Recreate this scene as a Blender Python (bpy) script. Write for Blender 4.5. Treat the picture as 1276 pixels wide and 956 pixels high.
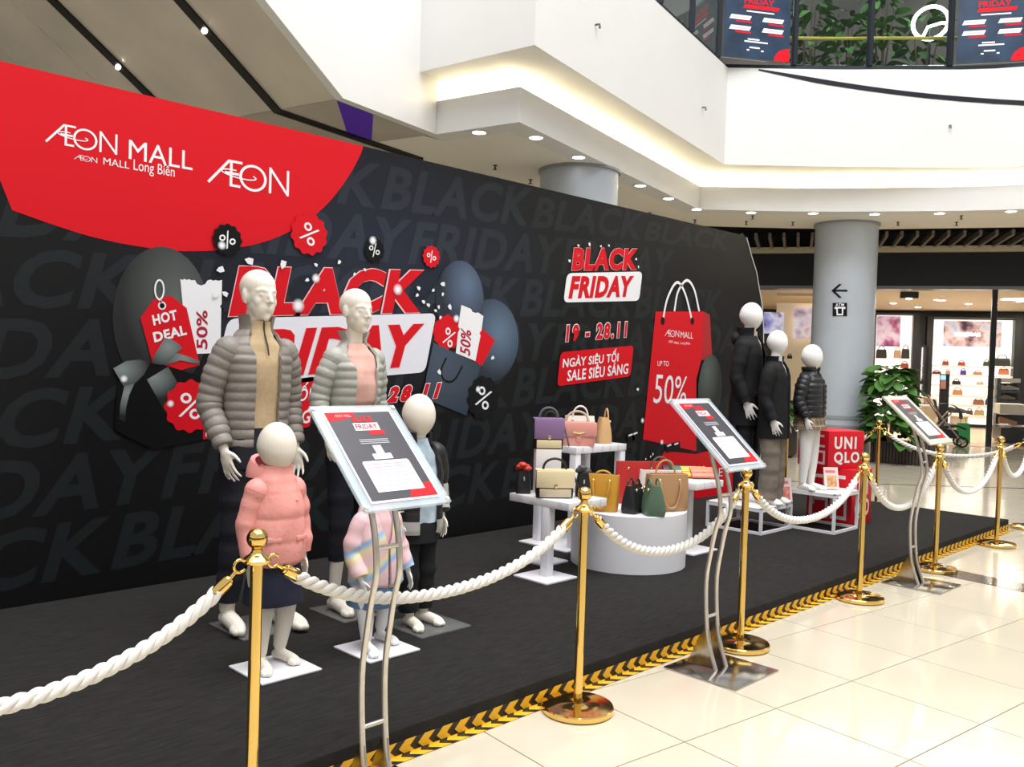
import bpy, bmesh, math, random
from math import sin, cos, pi, radians, hypot
from mathutils import Vector, Matrix
random.seed(7)
SC = bpy.context.scene
COL = SC.collection
for _o in list(bpy.data.objects):
    bpy.data.objects.remove(_o)

# ------------------------------------------------------------------ camera
IW, IH = 1276, 956
FPX = 1100.36
YAW, PITCH, ROLL = radians(44.8881), radians(-1.5086), radians(1.76247)
TILE = 0.6
CAMH = 2.47394 * TILE
_f0 = Vector((cos(YAW), sin(YAW), 0)); _r0 = Vector((sin(YAW), -cos(YAW), 0)); _u0 = Vector((0, 0, 1))
FW = _f0 * cos(PITCH) + _u0 * sin(PITCH)
_u = _u0 * cos(PITCH) - _f0 * sin(PITCH)
RT = _r0 * cos(ROLL) + _u * sin(ROLL)
UP = _u * cos(ROLL) - _r0 * sin(ROLL)
CP = Vector((0, 0, CAMH))
cd = bpy.data.cameras.new('camera')
cam = bpy.data.objects.new('camera', cd)
COL.objects.link(cam)
cd.sensor_width = 36.0
cd.sensor_fit = 'HORIZONTAL'
cd.lens = FPX / IW * 36.0
cd.clip_end = 200
cam.matrix_world = Matrix(((RT.x, UP.x, -FW.x, CP.x), (RT.y, UP.y, -FW.y, CP.y), (RT.z, UP.z, -FW.z, CP.z), (0, 0, 0, 1)))
SC.camera = cam

# ------------------------------------------------------------------ world, skylight, exposure
w = bpy.data.worlds.new('mall_daylight')
SC.world = w
w.use_nodes = True
bg = w.node_tree.nodes['Background']
bg.inputs[0].default_value = (0.975, 0.985, 1.0, 1)
bg.inputs[1].default_value = 0.50

def area_light(name, loc, size, power, color=(1, 1, 1), target=None):
    l = bpy.data.lights.new(name, 'AREA')
    l.shape = 'RECTANGLE'; l.size, l.size_y = size
    l.energy = power; l.color = color
    o = bpy.data.objects.new(name, l)
    o.location = loc
    if target is not None:
        o.rotation_euler = (Vector(target) - Vector(loc)).to_track_quat('-Z', 'Y').to_euler()
    COL.objects.link(o)
    return o

area_light('atrium_skylight', (3.5, 0.0, 15.0), (15, 12), 2750, (0.99, 0.99, 1.0))
SC.view_settings.view_transform = 'Standard'
SC.view_settings.look = 'None'
SC.view_settings.gamma = 1.0
SC.view_settings.use_curve_mapping = False
SC.view_settings.exposure = 0.52

# ------------------------------------------------------------------ photo pixel -> place
def ray(px, py):
    return FW + RT * ((px - IW / 2) / FPX) - UP * ((py - IH / 2) / FPX)
def atz(px, py, z):
    d = ray(px, py); return CP + d * ((z - CAMH) / d.z)
def aty(px, py, y):
    d = ray(px, py); return CP + d * (y / d.y)
def atx(px, py, x):
    d = ray(px, py); return CP + d * (x / d.x)
def atplane(px, py, p0, n):
    d = ray(px, py); n = Vector(n); return CP + d * ((Vector(p0) - CP).dot(n) / d.dot(n))

# ------------------------------------------------------------------ materials
MATS = {}
def mat(name, col, rough=0.5, metal=0.0, noise=None, bump=None, emit=0.0, trans=0.0, coat=0.0, ior=1.45, alpha=1.0, spec=None, stretch=(1, 1, 1)):
    """noise=(scale, amount): colour variation; bump=(scale, strength)"""
    if name in MATS: return MATS[name]
    m = bpy.data.materials.new(name); m.use_nodes = True
    nt = m.node_tree; b = nt.nodes['Principled BSDF']
    c = (col[0], col[1], col[2], 1)
    b.inputs['Base Color'].default_value = c
    b.inputs['Roughness'].default_value = rough
    b.inputs['Metallic'].default_value = metal
    b.inputs['IOR'].default_value = ior
    if spec is not None: b.inputs['Specular IOR Level'].default_value = spec
    if trans: b.inputs['Transmission Weight'].default_value = trans
    if coat:
        b.inputs['Coat Weight'].default_value = coat; b.inputs['Coat Roughness'].default_value = 0.08
    if emit:
        b.inputs['Emission Color'].default_value = c; b.inputs['Emission Strength'].default_value = emit
    if alpha < 1: b.inputs['Alpha'].default_value = alpha
    if noise or bump:
        tc = nt.nodes.new('ShaderNodeTexCoord'); mp = nt.nodes.new('ShaderNodeMapping')
        mp.inputs['Scale'].default_value = stretch
        nt.links.new(tc.outputs['Object'], mp.inputs['Vector'])
    if noise:
        n = nt.nodes.new('ShaderNodeTexNoise'); n.inputs['Scale'].default_value = noise[0]; n.inputs['Detail'].default_value = 4
        nt.links.new(mp.outputs[0], n.inputs['Vector'])
        r = nt.nodes.new('ShaderNodeValToRGB')
        a = noise[1]
        r.color_ramp.elements[0].position = 0.3; r.color_ramp.elements[1].position = 0.7
        r.color_ramp.elements[0].color = (c[0] * (1 - a), c[1] * (1 - a), c[2] * (1 - a), 1)
        r.color_ramp.elements[1].color = (min(1, c[0] * (1 + a)), min(1, c[1] * (1 + a)), min(1, c[2] * (1 + a)), 1)
        nt.links.new(n.outputs['Fac'], r.inputs[0]); nt.links.new(r.outputs[0], b.inputs['Base Color'])
    if bump:
        n2 = nt.nodes.new('ShaderNodeTexNoise'); n2.inputs['Scale'].default_value = bump[0]; n2.inputs['Detail'].default_value = 3
        nt.links.new(mp.outputs[0], n2.inputs['Vector'])
        bp = nt.nodes.new('ShaderNodeBump'); bp.inputs['Strength'].default_value = bump[1]; bp.inputs['Distance'].default_value = 0.01
        nt.links.new(n2.outputs['Fac'], bp.inputs['Height']); nt.links.new(bp.outputs[0], b.inputs['Normal'])
    MATS[name] = m
    return m

def emat(name, col, s):
    if name in MATS: return MATS[name]
    m = bpy.data.materials.new(name); m.use_nodes = True
    nt = m.node_tree; nt.nodes.remove(nt.nodes['Principled BSDF'])
    e = nt.nodes.new('ShaderNodeEmission'); e.inputs[0].default_value = (*col, 1); e.inputs[1].default_value = s
    nt.links.new(e.outputs[0], nt.nodes['Material Output'].inputs[0])
    MATS[name] = m
    return m

# ------------------------------------------------------------------ mesh helpers
class MB:
    def __init__(s): s.v = []; s.f = []
    def add(s, vs, fs):
        o = len(s.v); s.v += [tuple(p) for p in vs]; s.f += [tuple(i + o for i in f) for f in fs]
        return s
    def box(s, c, d, rz=0.0, M=None):
        hx, hy, hz = d[0] / 2, d[1] / 2, d[2] / 2
        vs = []
        for x, y, z in ((-1, -1, -1), (1, -1, -1), (1, 1, -1), (-1, 1, -1), (-1, -1, 1), (1, -1, 1), (1, 1, 1), (-1, 1, 1)):
            p = Vector((x * hx, y * hy, z * hz))
            if M is not None: p = M @ p
            elif rz: p = Vector((p.x * cos(rz) - p.y * sin(rz), p.x * sin(rz) + p.y * cos(rz), p.z))
            vs.append(p + Vector(c))
        return s.add(vs, [(0, 3, 2, 1), (4, 5, 6, 7), (0, 1, 5, 4), (1, 2, 6, 5), (2, 3, 7, 6), (3, 0, 4, 7)])
    def bbox(s, c, d, b=0.004, rz=0.0):
        """box with chamfered edges"""
        bm = bmesh.new(); bmesh.ops.create_cube(bm, size=1.0)
        for v in bm.verts: v.co = Vector((v.co.x * d[0], v.co.y * d[1], v.co.z * d[2]))
        bmesh.ops.bevel(bm, geom=list(bm.edges), offset=min(b, min(d) * 0.45), segments=2, affect='EDGES', profile=0.5)
        bm.verts.ensure_lookup_table()
        R = Matrix.Rotation(rz, 3, 'Z')
        s.add([R @ v.co + Vector(c) for v in bm.verts], [[v.index for v in f.verts] for f in bm.faces]); bm.free()
        return s
    def lathe(s, prof, n=24, c=(0, 0, 0)):
        vs = []; fs = []
        for r, z in prof:
            for k in range(n):
                a = 2 * pi * k / n; vs.append((c[0] + r * cos(a), c[1] + r * sin(a), c[2] + z))
        for i in range(len(prof) - 1):
            for k in range(n):
                a, b = i * n + k, i * n + (k + 1) % n
                fs.append((a, b, b + n, a + n))
        fs.append(tuple(range(n))[::-1]); fs.append(tuple((len(prof) - 1) * n + k for k in range(n)))
        return s.add(vs, fs)
    def prism(s, poly, ax, d0, d1):
        """poly of 2d points extruded; ax 'z': (x,y)->z  'y': (x,z)->y  'x': (y,z)->x"""
        def P(a, b, d):
            return {'z': (a, b, d), 'y': (a, d, b), 'x': (d, a, b)}[ax]
        n = len(poly)
        vs = [P(a, b, d0) for a, b in poly] + [P(a, b, d1) for a, b in poly]
        fs = [tuple(range(n)), tuple(range(2 * n - 1, n - 1, -1))] + [(i, (i + 1) % n, n + (i + 1) % n, n + i) for i in range(n)]
        return s.add(vs, fs)
    def tube(s, path, rad, n=8, closed=False, cap=True):
        P = [Vector(p) for p in path]; m = len(P)
        R = rad if hasattr(rad, '__len__') else [rad] * m
        vs = []; fs = []; prev = None
        for i in range(m):
            if closed: t = P[(i + 1) % m] - P[i - 1]
            else: t = P[min(i + 1, m - 1)] - P[max(i - 1, 0)]
            t.normalize()
            if prev is None:
                a = Vector((0, 0, 1)) if abs(t.z) < 0.9 else Vector((1, 0, 0))
                u = t.cross(a).normalized()
            else:
                u = (prev - t * prev.dot(t)).normalized()
            prev = u; q = t.cross(u)
            for k in range(n):
                an = 2 * pi * k / n
                vs.append(P[i] + (u * cos(an) + q * sin(an)) * R[i])
        for i in range(m if closed else m - 1):
            j = (i + 1) % m
            for k in range(n):
                fs.append((i * n + k, i * n + (k + 1) % n, j * n + (k + 1) % n, j * n + k))
        if cap and not closed:
            fs.append(tuple(range(n))[::-1]); fs.append(tuple((m - 1) * n + k for k in range(n)))
        return s.add(vs, fs)
    def sphere(s, c, r, nu=16, nv=10, M=None):
        r = r if hasattr(r, '__len__') else (r, r, r)
        vs = [(0, 0, -1)]; fs = []
        for j in range(1, nv):
            a = -pi / 2 + pi * j / nv
            for k in range(nu): vs.append((cos(a) * cos(2 * pi * k / nu), cos(a) * sin(2 * pi * k / nu), sin(a)))
        vs.append((0, 0, 1))
        for k in range(nu): fs.append((0, 1 + (k + 1) % nu, 1 + k))
        for j in range(nv - 2):
            for k in range(nu):
                a = 1 + j * nu + k; b = 1 + j * nu + (k + 1) % nu; fs.append((a, b, b + nu, a + nu))
        t = len(vs) - 1
        for k in range(nu): fs.append((t, t - nu + k, t - nu + (k + 1) % nu))
        out = []
        for p in vs:
            q = Vector((p[0] * r[0], p[1] * r[1], p[2] * r[2]))
            if M is not None: q = M @ q
            out.append(q + Vector(c))
        return s.add(out, fs)
    def loft(s, rings, closed=True, caps=(True, True)):
        n = len(rings[0]); vs = [p for r in rings for p in r]; fs = []
        for i in range(len(rings) - 1):
            for k in range(n if closed else n - 1):
                a, b = i * n + k, i * n + (k + 1) % n
                fs.append((a, b, b + n, a + n))
        if caps[0]: fs.append(tuple(range(n))[::-1])
        if caps[1]: fs.append(tuple((len(rings) - 1) * n + k for k in range(n)))
        return s.add(vs, fs)
    def mesh(s, name, m, smooth=40):
        me = bpy.data.meshes.new(name); me.from_pydata(s.v, [], s.f); me.update()
        if smooth:
            for p in me.polygons: p.use_smooth = True
            me.set_sharp_from_angle(angle=radians(smooth))
        if m: me.materials.append(m)
        return me
    def fixn(s, me):
        bm = bmesh.new(); bm.from_mesh(me); bmesh.ops.recalc_face_normals(bm, faces=list(bm.faces)); bm.to_mesh(me); bm.free()
    def build(s, name, m, parent=None, smooth=40, fix=False):
        me = s.mesh(name, m, smooth)
        if fix: s.fixn(me)
        return link(name, me, parent)

MADE = []
def link(name, data, parent=None):
    o = bpy.data.objects.new(name, data); COL.objects.link(o); MADE.append((name, o))
    if parent is not None: o.parent = parent
    return o
def tag(o, label, cat, group=None):
    o['label'] = label; o['category'] = cat
    if group: o['group'] = group
    return o
def thing(name, label, cat, loc=(0, 0, 0), rz=0.0, group=None):
    o = bpy.data.objects.new(name, None); COL.objects.link(o)
    o.location = loc; o.rotation_euler = (0, 0, rz); o.empty_display_size = 0.1
    return tag(o, label, cat, group)
def struct(name, mb, m, parent=None, smooth=30, fix=True):
    o = mb.build(name, m, parent, smooth, fix)
    if parent is None: o['kind'] = 'structure'
    return o
def dup_tree(o, parent=None):
    c = o.copy(); COL.objects.link(c)
    c.parent = parent
    for ch in list(o.children): dup_tree(ch, c)
    return c
def evaluated_mesh(o, name):
    dg = bpy.context.evaluated_depsgraph_get()
    me = bpy.data.meshes.new_from_object(o.evaluated_get(dg)); me.name = name
    return me
def crv(pts, n=8):
    """Catmull-Rom through pts (tuples of any length)"""
    P = [tuple(p) for p in pts]; out = []
    P2 = [tuple(2 * a - b for a, b in zip(P[0], P[1]))] + P + [tuple(2 * a - b for a, b in zip(P[-1], P[-2]))]
    for i in range(1, len(P2) - 2):
        for k in range(n):
            t = k / n
            out.append(tuple(0.5 * (2 * b + (c - a) * t + (2 * a - 5 * b + 4 * c - d) * t * t + (3 * b - a - 3 * c + d) * t ** 3) for a, b, c, d in zip(P2[i - 1], P2[i], P2[i + 1], P2[i + 2])))
    out.append(P[-1])
    return out

# ------------------------------------------------------------------ flat lettering
_TC = {}
def text2d(s, bold=0.0, spacing=1.0):
    """outline of a line of text, filled, in a 0..1 box -> (verts, faces, width/height)"""
    k = (s, bold, spacing)
    if k in _TC: return _TC[k]
    cu = bpy.data.curves.new('t', 'FONT'); cu.body = s; cu.offset = bold; cu.resolution_u = 3; cu.space_character = spacing
    o = bpy.data.objects.new('t', cu); COL.objects.link(o)
    bpy.context.view_layer.update()
    me = evaluated_mesh(o, 't')
    vs = [(v.co.x, v.co.y) for v in me.vertices]; fs = [tuple(p.vertices) for p in me.polygons]
    bpy.data.objects.remove(o); bpy.data.meshes.remove(me); bpy.data.curves.remove(cu)
    x0 = min(v[0] for v in vs); x1 = max(v[0] for v in vs); y0 = min(v[1] for v in vs); y1 = max(v[1] for v in vs)
    r = ([((x - x0) / (x1 - x0), (y - y0) / (y1 - y0)) for x, y in vs], fs, (x1 - x0) / (y1 - y0))
    _TC[k] = r
    return r
def text_on(name, s, o, du, dv, m, parent=None, bold=0.0, spacing=1.0):
    """text filling the parallelogram origin o, baseline vector du, up vector dv"""
    vs, fs, _ = text2d(s, bold, spacing)
    o, du, dv = Vector(o), Vector(du), Vector(dv)
    b = MB(); b.add([o + du * a + dv * c for a, c in vs], fs)
    return b.build(name, m, parent, 0)
def poly_on(name, pts, m, parent=None):
    b = MB(); b.add(pts, [tuple(range(len(pts)))])
    return b.build(name, m, parent, 0)
def strokes2d(lines, wd):
    """thick polylines as quads in 2d"""
    vs = []; fs = []
    for L in lines:
        cl = L[0] == L[-1] and len(L) > 2
        n = len(L)
        o = len(vs)
        for i in range(n):
            a = L[i - 1] if i > 0 else (L[-2] if cl else None)
            c = L[i + 1] if i < n - 1 else (L[1] if cl else None)
            p = L[i]
            ds = []
            if a: d = (p[0] - a[0], p[1] - a[1]); l = hypot(*d) or 1; ds.append((d[0] / l, d[1] / l))
            if c: d = (c[0] - p[0], c[1] - p[1]); l = hypot(*d) or 1; ds.append((d[0] / l, d[1] / l))
            tx = sum(d[0] for d in ds); ty = sum(d[1] for d in ds); l = hypot(tx, ty) or 1; tx /= l; ty /= l
            nx, ny = -ty, tx
            k = 1.0
            if len(ds) == 2:
                dt = nx * -ds[0][1] + ny * ds[0][0]; k = min(1 / max(abs(dt), 0.35), 2.0)
            vs.append((p[0] + nx * wd / 2 * k, p[1] + ny * wd / 2 * k)); vs.append((p[0] - nx * wd / 2 * k, p[1] - ny * wd / 2 * k))
        for i in range(n - 1): fs.append((o + 2 * i, o + 2 * i + 1, o + 2 * i + 3, o + 2 * i + 2))
    return vs, fs
def aeon2d():
    circ = [(1.62 + 0.46 * cos(2 * pi * k / 28), 0.46 + 0.46 * sin(2 * pi * k / 28)) for k in range(28)]; circ.append(circ[0])
    A = [[(0.03, 0.03), (0.74, 0.95), (1.22, 0.95)], [(0.82, 0.95), (0.82, 0.05), (1.16, 0.05)], [(0.6, 0.5), (1.1, 0.5)],
         circ, [(2.26, 0.0), (2.26, 1.0)], [(2.26, 0.96), (2.94, 0.04)], [(2.94, 0.0), (2.94, 1.0)]]
    v, f = [], []
    for i_, l_ in enumerate(A):
        a_, b_ = strokes2d([l_], 0.095); o_ = len(v); v += [(x, y, i_) for x, y in a_]; f += [tuple(q + o_ for q in g) for g in b_]
    el = [(1.1 + 0.62 * cos(a), 0.5 + 0.13 * sin(a) - 0.05 * cos(a)) for a in [pi * 0.55 + 2 * pi * 0.82 * k / 30 for k in range(31)]]
    v2, f2 = strokes2d([el], 0.045)
    o = len(v)
    v = v + [(x, y, 8) for x, y in v2]; f = f + [tuple(i + o for i in q) for q in f2]
    return [(x / 3.0, y, k) for x, y, k in v], f
def shape_on(name, vf, o, du, dv, m, parent=None):
    o, du, dv = Vector(o), Vector(du), Vector(dv)
    nr = du.cross(dv).normalized()
    b = MB(); b.add([o + du * q[0] + dv * q[1] + nr * (0.00012 * q[2]) for q in vf[0]], vf[1])
    return b.build(name, m, parent, 0)

# ------------------------------------------------------------------ shared materials
M_carpet = mat('dark_carpet', (0.025, 0.0235, 0.0215), 0.95, spec=0.15, noise=(9, 0.22), bump=(420, 0.5), stretch=(1, 6, 1))
M_tile = mat('cream_tile', (0.64, 0.575, 0.445), 0.11, noise=(2.2, 0.03), coat=0.25)
M_grout = mat('grout', (0.24, 0.19, 0.12), 0.8)
M_dark_stone = mat('dark_granite', (0.10, 0.09, 0.08), 0.12, noise=(60, 0.3))
M_gold = mat('polished_brass', (0.83, 0.56, 0.17), 0.09, 1.0)
M_rope = mat('white_rope', (0.80, 0.77, 0.72), 0.85, bump=(300, 0.35))
M_steel = mat('brushed_steel', (0.70, 0.66, 0.60), 0.33, 0.8, noise=(40, 0.06))
M_plate = mat('steel_plate', (0.50, 0.485, 0.46), 0.16, 1.0, noise=(9, 0.12))
M_white = mat('white_lacquer', (0.80, 0.80, 0.83), 0.4)
M_mann = mat('mannequin_white', (0.84, 0.825, 0.81), 0.38)
M_cream = mat('mannequin_cream', (0.83, 0.765, 0.66), 0.40)
M_acr = mat('clear_acrylic', (0.74, 0.82, 0.87), 0.12, alpha=0.34, coat=0.5)
M_glass = mat('clear_glass', (0.95, 0.98, 0.97), 0.02, trans=1.0, ior=1.12)
M_plaster = mat('white_plaster', (0.72, 0.715, 0.70), 0.6, noise=(1.2, 0.015))
M_ceil = mat('warm_ceiling', (0.80, 0.76, 0.68), 0.7)
M_red = mat('print_red', (0.66, 0.005, 0.014), 0.45, spec=0.25)
M_wht = mat('print_white', (0.86, 0.86, 0.88), 0.45)
M_pink = mat('print_pink_edge', (0.95, 0.55, 0.58), 0.45)
M_ink = mat('print_black', (0.004, 0.004, 0.005), 0.4, spec=0.25)
# ================================================================== FLOOR
STAGE_Y0, STAGE_X1, STAGE_Z, WALL_Y = 2.56, 9.40, 0.10, 5.13
fb = MB(); fb.box((14, 6, -0.055), (60, 52, 0.1))
floor = struct('floor', fb, M_grout, smooth=0)
TA = -radians(6.94066)
te1 = Vector((cos(TA), sin(TA), 0)); te2 = Vector((-sin(TA), cos(TA), 0))
tb = MB(); tb.bbox((0, 0, -0.0045), (TILE - 0.0055, TILE - 0.0055, 0.009), 0.0010)
tile_me = tb.mesh('tile', M_tile, 0)
far = MB()
cand = []
for i in range(-36, 56):
    for j in range(-40, 40):
        tx, ty = (4.5003 + i + 0.5) * TILE, (4.7712 - j - 0.5) * TILE
        p = te1 * tx + te2 * ty
        if p.x < -15.5 or p.x > 43 or p.y < -19 or p.y > 31: continue
        if -1.6 < p.x < STAGE_X1 - 0.5 and STAGE_Y0 + 0.5 < p.y < WALL_Y - 0.2: continue
        px = (p - CP); dep = px.dot(FW)
        vis = dep > 1.2 and abs(px.dot(RT) / dep) * FPX < IW / 2 + 160 and -px.dot(UP) / dep * FPX < IH / 2 + 260
        cand.append((not (vis and not (p.y > STAGE_Y0 + 0.4 and p.x < STAGE_X1 - 0.4)), dep if vis else 99 + p.length, p))
cand.sort(key=lambda t: (t[0], t[1]))
for n, (_, dep, p) in enumerate(cand):
    if n < 290:
        o = link('tile', tile_me, floor); o.location = p; o.rotation_euler = (0, 0, TA)
    else:
        h = (TILE - 0.0055) / 2
        far.add([p + te1 * (a * h) + te2 * (b * h) - Vector((0, 0, 0.0005)) for a, b in ((-1, -1), (1, -1), (1, 1), (-1, 1))], [(0, 1, 2, 3)])
fo = far.build('tile_field', M_tile, floor, 0); fo['kind'] = 'stuff'
# dark stone bands let into the floor
q = [atz(1190, 713, 0), atz(1276, 727.5, 0), atz(1276, 738.6, 0)]
def band(name, p, d, L0, L1, wd):
    n = Vector((-d.y, d.x, 0)); b = MB()
    b.add([p + d * L0 - n * wd / 2, p + d * L1 - n * wd / 2, p + d * L1 + n * wd / 2, p + d * L0 + n * wd / 2,
           p + d * L0 - n * wd / 2 + Vector((0, 0, 0.0015)), p + d * L1 - n * wd / 2 + Vector((0, 0, 0.0015)), p + d * L1 + n * wd / 2 + Vector((0, 0, 0.0015)), p + d * L0 + n * wd / 2 + Vector((0, 0, 0.0015))],
          [(0, 3, 2, 1), (4, 5, 6, 7), (0, 1, 5, 4), (1, 2, 6, 5), (2, 3, 7, 6), (3, 0, 4, 7)])
    return struct(name, b, M_dark_stone, smooth=0)
mid = (q[1] + q[2]) / 2
band('trim_1', Vector((mid.x, mid.y, 0.0005)), te2, -5.0, 0.55, 0.27)
a2, b2 = atz(1100, 603.5, 0), atz(1232, 607.5, 0)
band('trim_2', Vector((a2.x, a2.y, 0.0005)), (b2 - a2).normalized(), -2.2, 4.6, 0.055)

# ================================================================== STAGE
stage = thing('stage_platform', 'low black carpeted display platform in front of the black friday backdrop', 'platform', (4, 3.9, 0))
def at_origin(mb, o): return MB().add([Vector(p) - o.location for p in mb.v], mb.f)
b = MB(); b.bbox((3.7, (STAGE_Y0 + WALL_Y - 0.022) / 2, STAGE_Z / 2), (2 * (STAGE_X1 - 3.7), WALL_Y - 0.022 - STAGE_Y0, STAGE_Z), 0.006)
at_origin(b, stage).build('carpet_deck', M_carpet, stage, 30)
# hazard tape, half up the riser and half on the tiles
m = bpy.data.materials.new('hazard_tape'); m.use_nodes = True
nt = m.node_tree; bs = nt.nodes['Principled BSDF']; bs.inputs['Roughness'].default_value = 0.45
def nd(t, **k):
    n = nt.nodes.new(t)
    for a, v in k.items(): setattr(n, a, v)
    return n
def math_(op, a, bb=None):
    n = nd('ShaderNodeMath', operation=op)
    for i, q_ in enumerate((a, bb)):
        if q_ is None: continue
        if isinstance(q_, (int, float)): n.inputs[i].default_value = q_
        else: nt.links.new(q_, n.inputs[i])
    return n.outputs[0]
tc = nd('ShaderNodeTexCoord'); sx = nd('ShaderNodeSeparateXYZ'); nt.links.new(tc.outputs['Object'], sx.inputs[0])
X, Y, Z = sx.outputs
riser_v = math_('ABSOLUTE', math_('SUBTRACT', Z, 0.024))
floor_v = math_('ABSOLUTE', math_('SUBTRACT', math_('MULTIPLY', Y, -1.0), 0.018))
isfl = math_('LESS_THAN', Z, 0.003)
v_ = math_('ADD', math_('MULTIPLY', isfl, math_('ADD', floor_v, 0.035)), math_('MULTIPLY', math_('SUBTRACT', 1.0, isfl), riser_v))
ph = math_('FRACT', math_('MULTIPLY', math_('SUBTRACT', X, math_('MULTIPLY', v_, 1.1)), 1 / 0.092))
st = math_('LESS_THAN', ph, 0.56)
mx = nd('ShaderNodeMix', data_type='RGBA'); nt.links.new(st, mx.inputs['Factor'])
mx.inputs['A'].default_value = (0.012, 0.011, 0.010, 1); mx.inputs['B'].default_value = (0.86, 0.47, 0.02, 1)
nt.links.new(mx.outputs['Result'], bs.inputs['Base Color'])
b = MB(); b.box((0, -0.0008, 0.026), (11.2, 0.0012, 0.052)); b.box((0, -0.026, 0.0012), (11.2, 0.052, 0.0012))
o = b.build('hazard_tape', m, stage, 0); o.location = Vector((3.78, STAGE_Y0 - 0.0005, 0.0012)) - stage.location
b = MB(); b.box((0, 0, 0.026), (0.0012, 1.9, 0.05))
o = b.build('black_edge_tape', mat('black_vinyl', (0.012, 0.012, 0.012), 0.5), stage, 0); o.location = Vector((STAGE_X1 + 0.001, STAGE_Y0 + 1.0, 0.001)) - stage.location

# ================================================================== BACKDROP WITH ITS PRINT
bd = thing('event_backdrop', 'tall black printed backdrop wall with red arch and black friday lettering', 'backdrop', (3, WALL_Y, 0))
TOPZ = 2.94
edge = [(8.70, TOPZ), (8.76, 2.923), (8.874, 2.741), (9.001, 2.565), (9.077, 2.381), (9.154, 2.204), (9.205, 1.95), (9.235, 1.6), (9.25, 1.1), (9.25, 0.0)]
b = MB(); b.prism([(-3.0, 0.0), (-3.0, TOPZ)] + edge, 'y', WALL_Y, WALL_Y + 0.10)
# printed ground: black, with the bluish glow of the artwork round the big lettering
def ground_ink(name, c0, c1):
    global nt
    m = bpy.data.materials.new(name); m.use_nodes = True; nt = m.node_tree; bs = nt.nodes['Principled BSDF']
    bs.inputs['Roughness'].default_value = 0.45; bs.inputs['Specular IOR Level'].default_value = 0.25
    tc = nd('ShaderNodeTexCoord'); mp = nd('ShaderNodeMapping', vector_type='POINT')
    mp.inputs['Location'].default_value = (-0.75 / 2.0, 0, -2.1 / 1.0); mp.inputs['Scale'].default_value = (1 / 2.0, 0, 1 / 1.0)
    gr = nd('ShaderNodeTexGradient', gradient_type='SPHERICAL'); rp = nd('ShaderNodeValToRGB')
    rp.color_ramp.elements[0].color = (*c0, 1); rp.color_ramp.elements[1].color = (*c1, 1); rp.color_ramp.elements[1].position = 0.85
    nt.links.new(tc.outputs['Object'], mp.inputs[0]); nt.links.new(mp.outputs[0], gr.inputs[0]); nt.links.new(gr.outputs[0], rp.inputs[0]); nt.links.new(rp.outputs[0], bs.inputs['Base Color'])
    return m
m = ground_ink('backdrop_print', (0.0042, 0.0042, 0.0048), (0.016, 0.020, 0.036))
M_dgrey = ground_ink('pattern_print', (0.0105, 0.0142, 0.0160), (0.027, 0.035, 0.053))
at_origin(b, bd).build('panel', m, bd, 0, fix=True)
b = MB(); b.tube([(x, WALL_Y - 0.002, z) for x, z in edge[1:]], 0.006, 6)
at_origin(b, bd).build('edge_strip', mat('white_edge', (0.75, 0.75, 0.72), 0.4), bd, 40)

def wv(px, layer=1): 
    p = aty(px[0], px[1], WALL_Y); return Vector((p.x, WALL_Y - 0.0012 * layer, p.z)) - bd.location
def wxz(x, z, layer=1): return Vector((x, WALL_Y - 0.0012 * layer, z)) - bd.location
def wtext(name, s, BL, BR, TL, m, layer=3, bold=0.03, spacing=1.0):
    o, r_, t = wv(BL, layer), wv(BR, layer), wv(TL, layer)
    return text_on(name, s, o, r_ - o, t - o, m, bd, bold, spacing)
def outlined(name, s, BL, BR, TL, m, mo, layer=3, bold=0.03, grow=0.05, spacing=1.0):
    wtext(name + '_outline', s, BL, BR, TL, mo, layer, bold + grow, spacing)
    o, r_, t = wv(BL, layer + 1), wv(BR, layer + 1), wv(TL, layer + 1)
    du, dv = r_ - o, t - o
    k = grow * 0.9
    w_ = text2d(s, bold, spacing)[2]
    o = o + du * (k / (w_ * 0.75)) + dv * (k / 0.75); du = du * (1 - 2 * k / (w_ * 0.75)); dv = dv * (1 - 2 * k / 0.75)
    return text_on(name, s, o, du, dv, m, bd, bold, spacing)
def wpoly(name, pts, m, layer=2): return poly_on(name, [wv(p, layer) for p in pts], m, bd)
def wround(name, TL, TR, BR, BL, r, m, layer=2):
    P = [wv(p, layer) for p in (TL, TR, BR, BL)]; out = []
    for i in range(4):
        a, c, d = P[i - 1], P[i], P[(i + 1) % 4]
        u1 = (a - c).normalized() * r; u2 = (d - c).normalized() * r
        for k in range(6):
            t = k / 5; out.append(c + u1 * (1 - t) ** 2 + u2 * t * t)
    return poly_on(name, out, m, bd)
def wdisc(name, c, rx, rz, m, layer=2, n=28, teeth=0, amp=0.0, rot=0.0):
    cc = wv(c, layer); pts = []
    n = max(n, teeth * 6)
    for k in range(n):
        a = 2 * pi * k / n; q = 1 + amp * cos(teeth * a) if teeth else 1
        x, z = rx * q * cos(a), rz * q * sin(a)
        pts.append(cc + Vector((x * cos(rot) - z * sin(rot), 0, x * sin(rot) + z * cos(rot))))
    return poly_on(name, pts, m, bd)
def wline(name, pts, wd, m, layer=3):
    P = [wv(p, layer) for p in pts]
    v, f = strokes2d([[(p.x, p.z) for p in P]], wd)
    y = P[0].y
    return MB().add([(a, y, c) for a, c in v], f).build(name, m, bd, 0)

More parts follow.
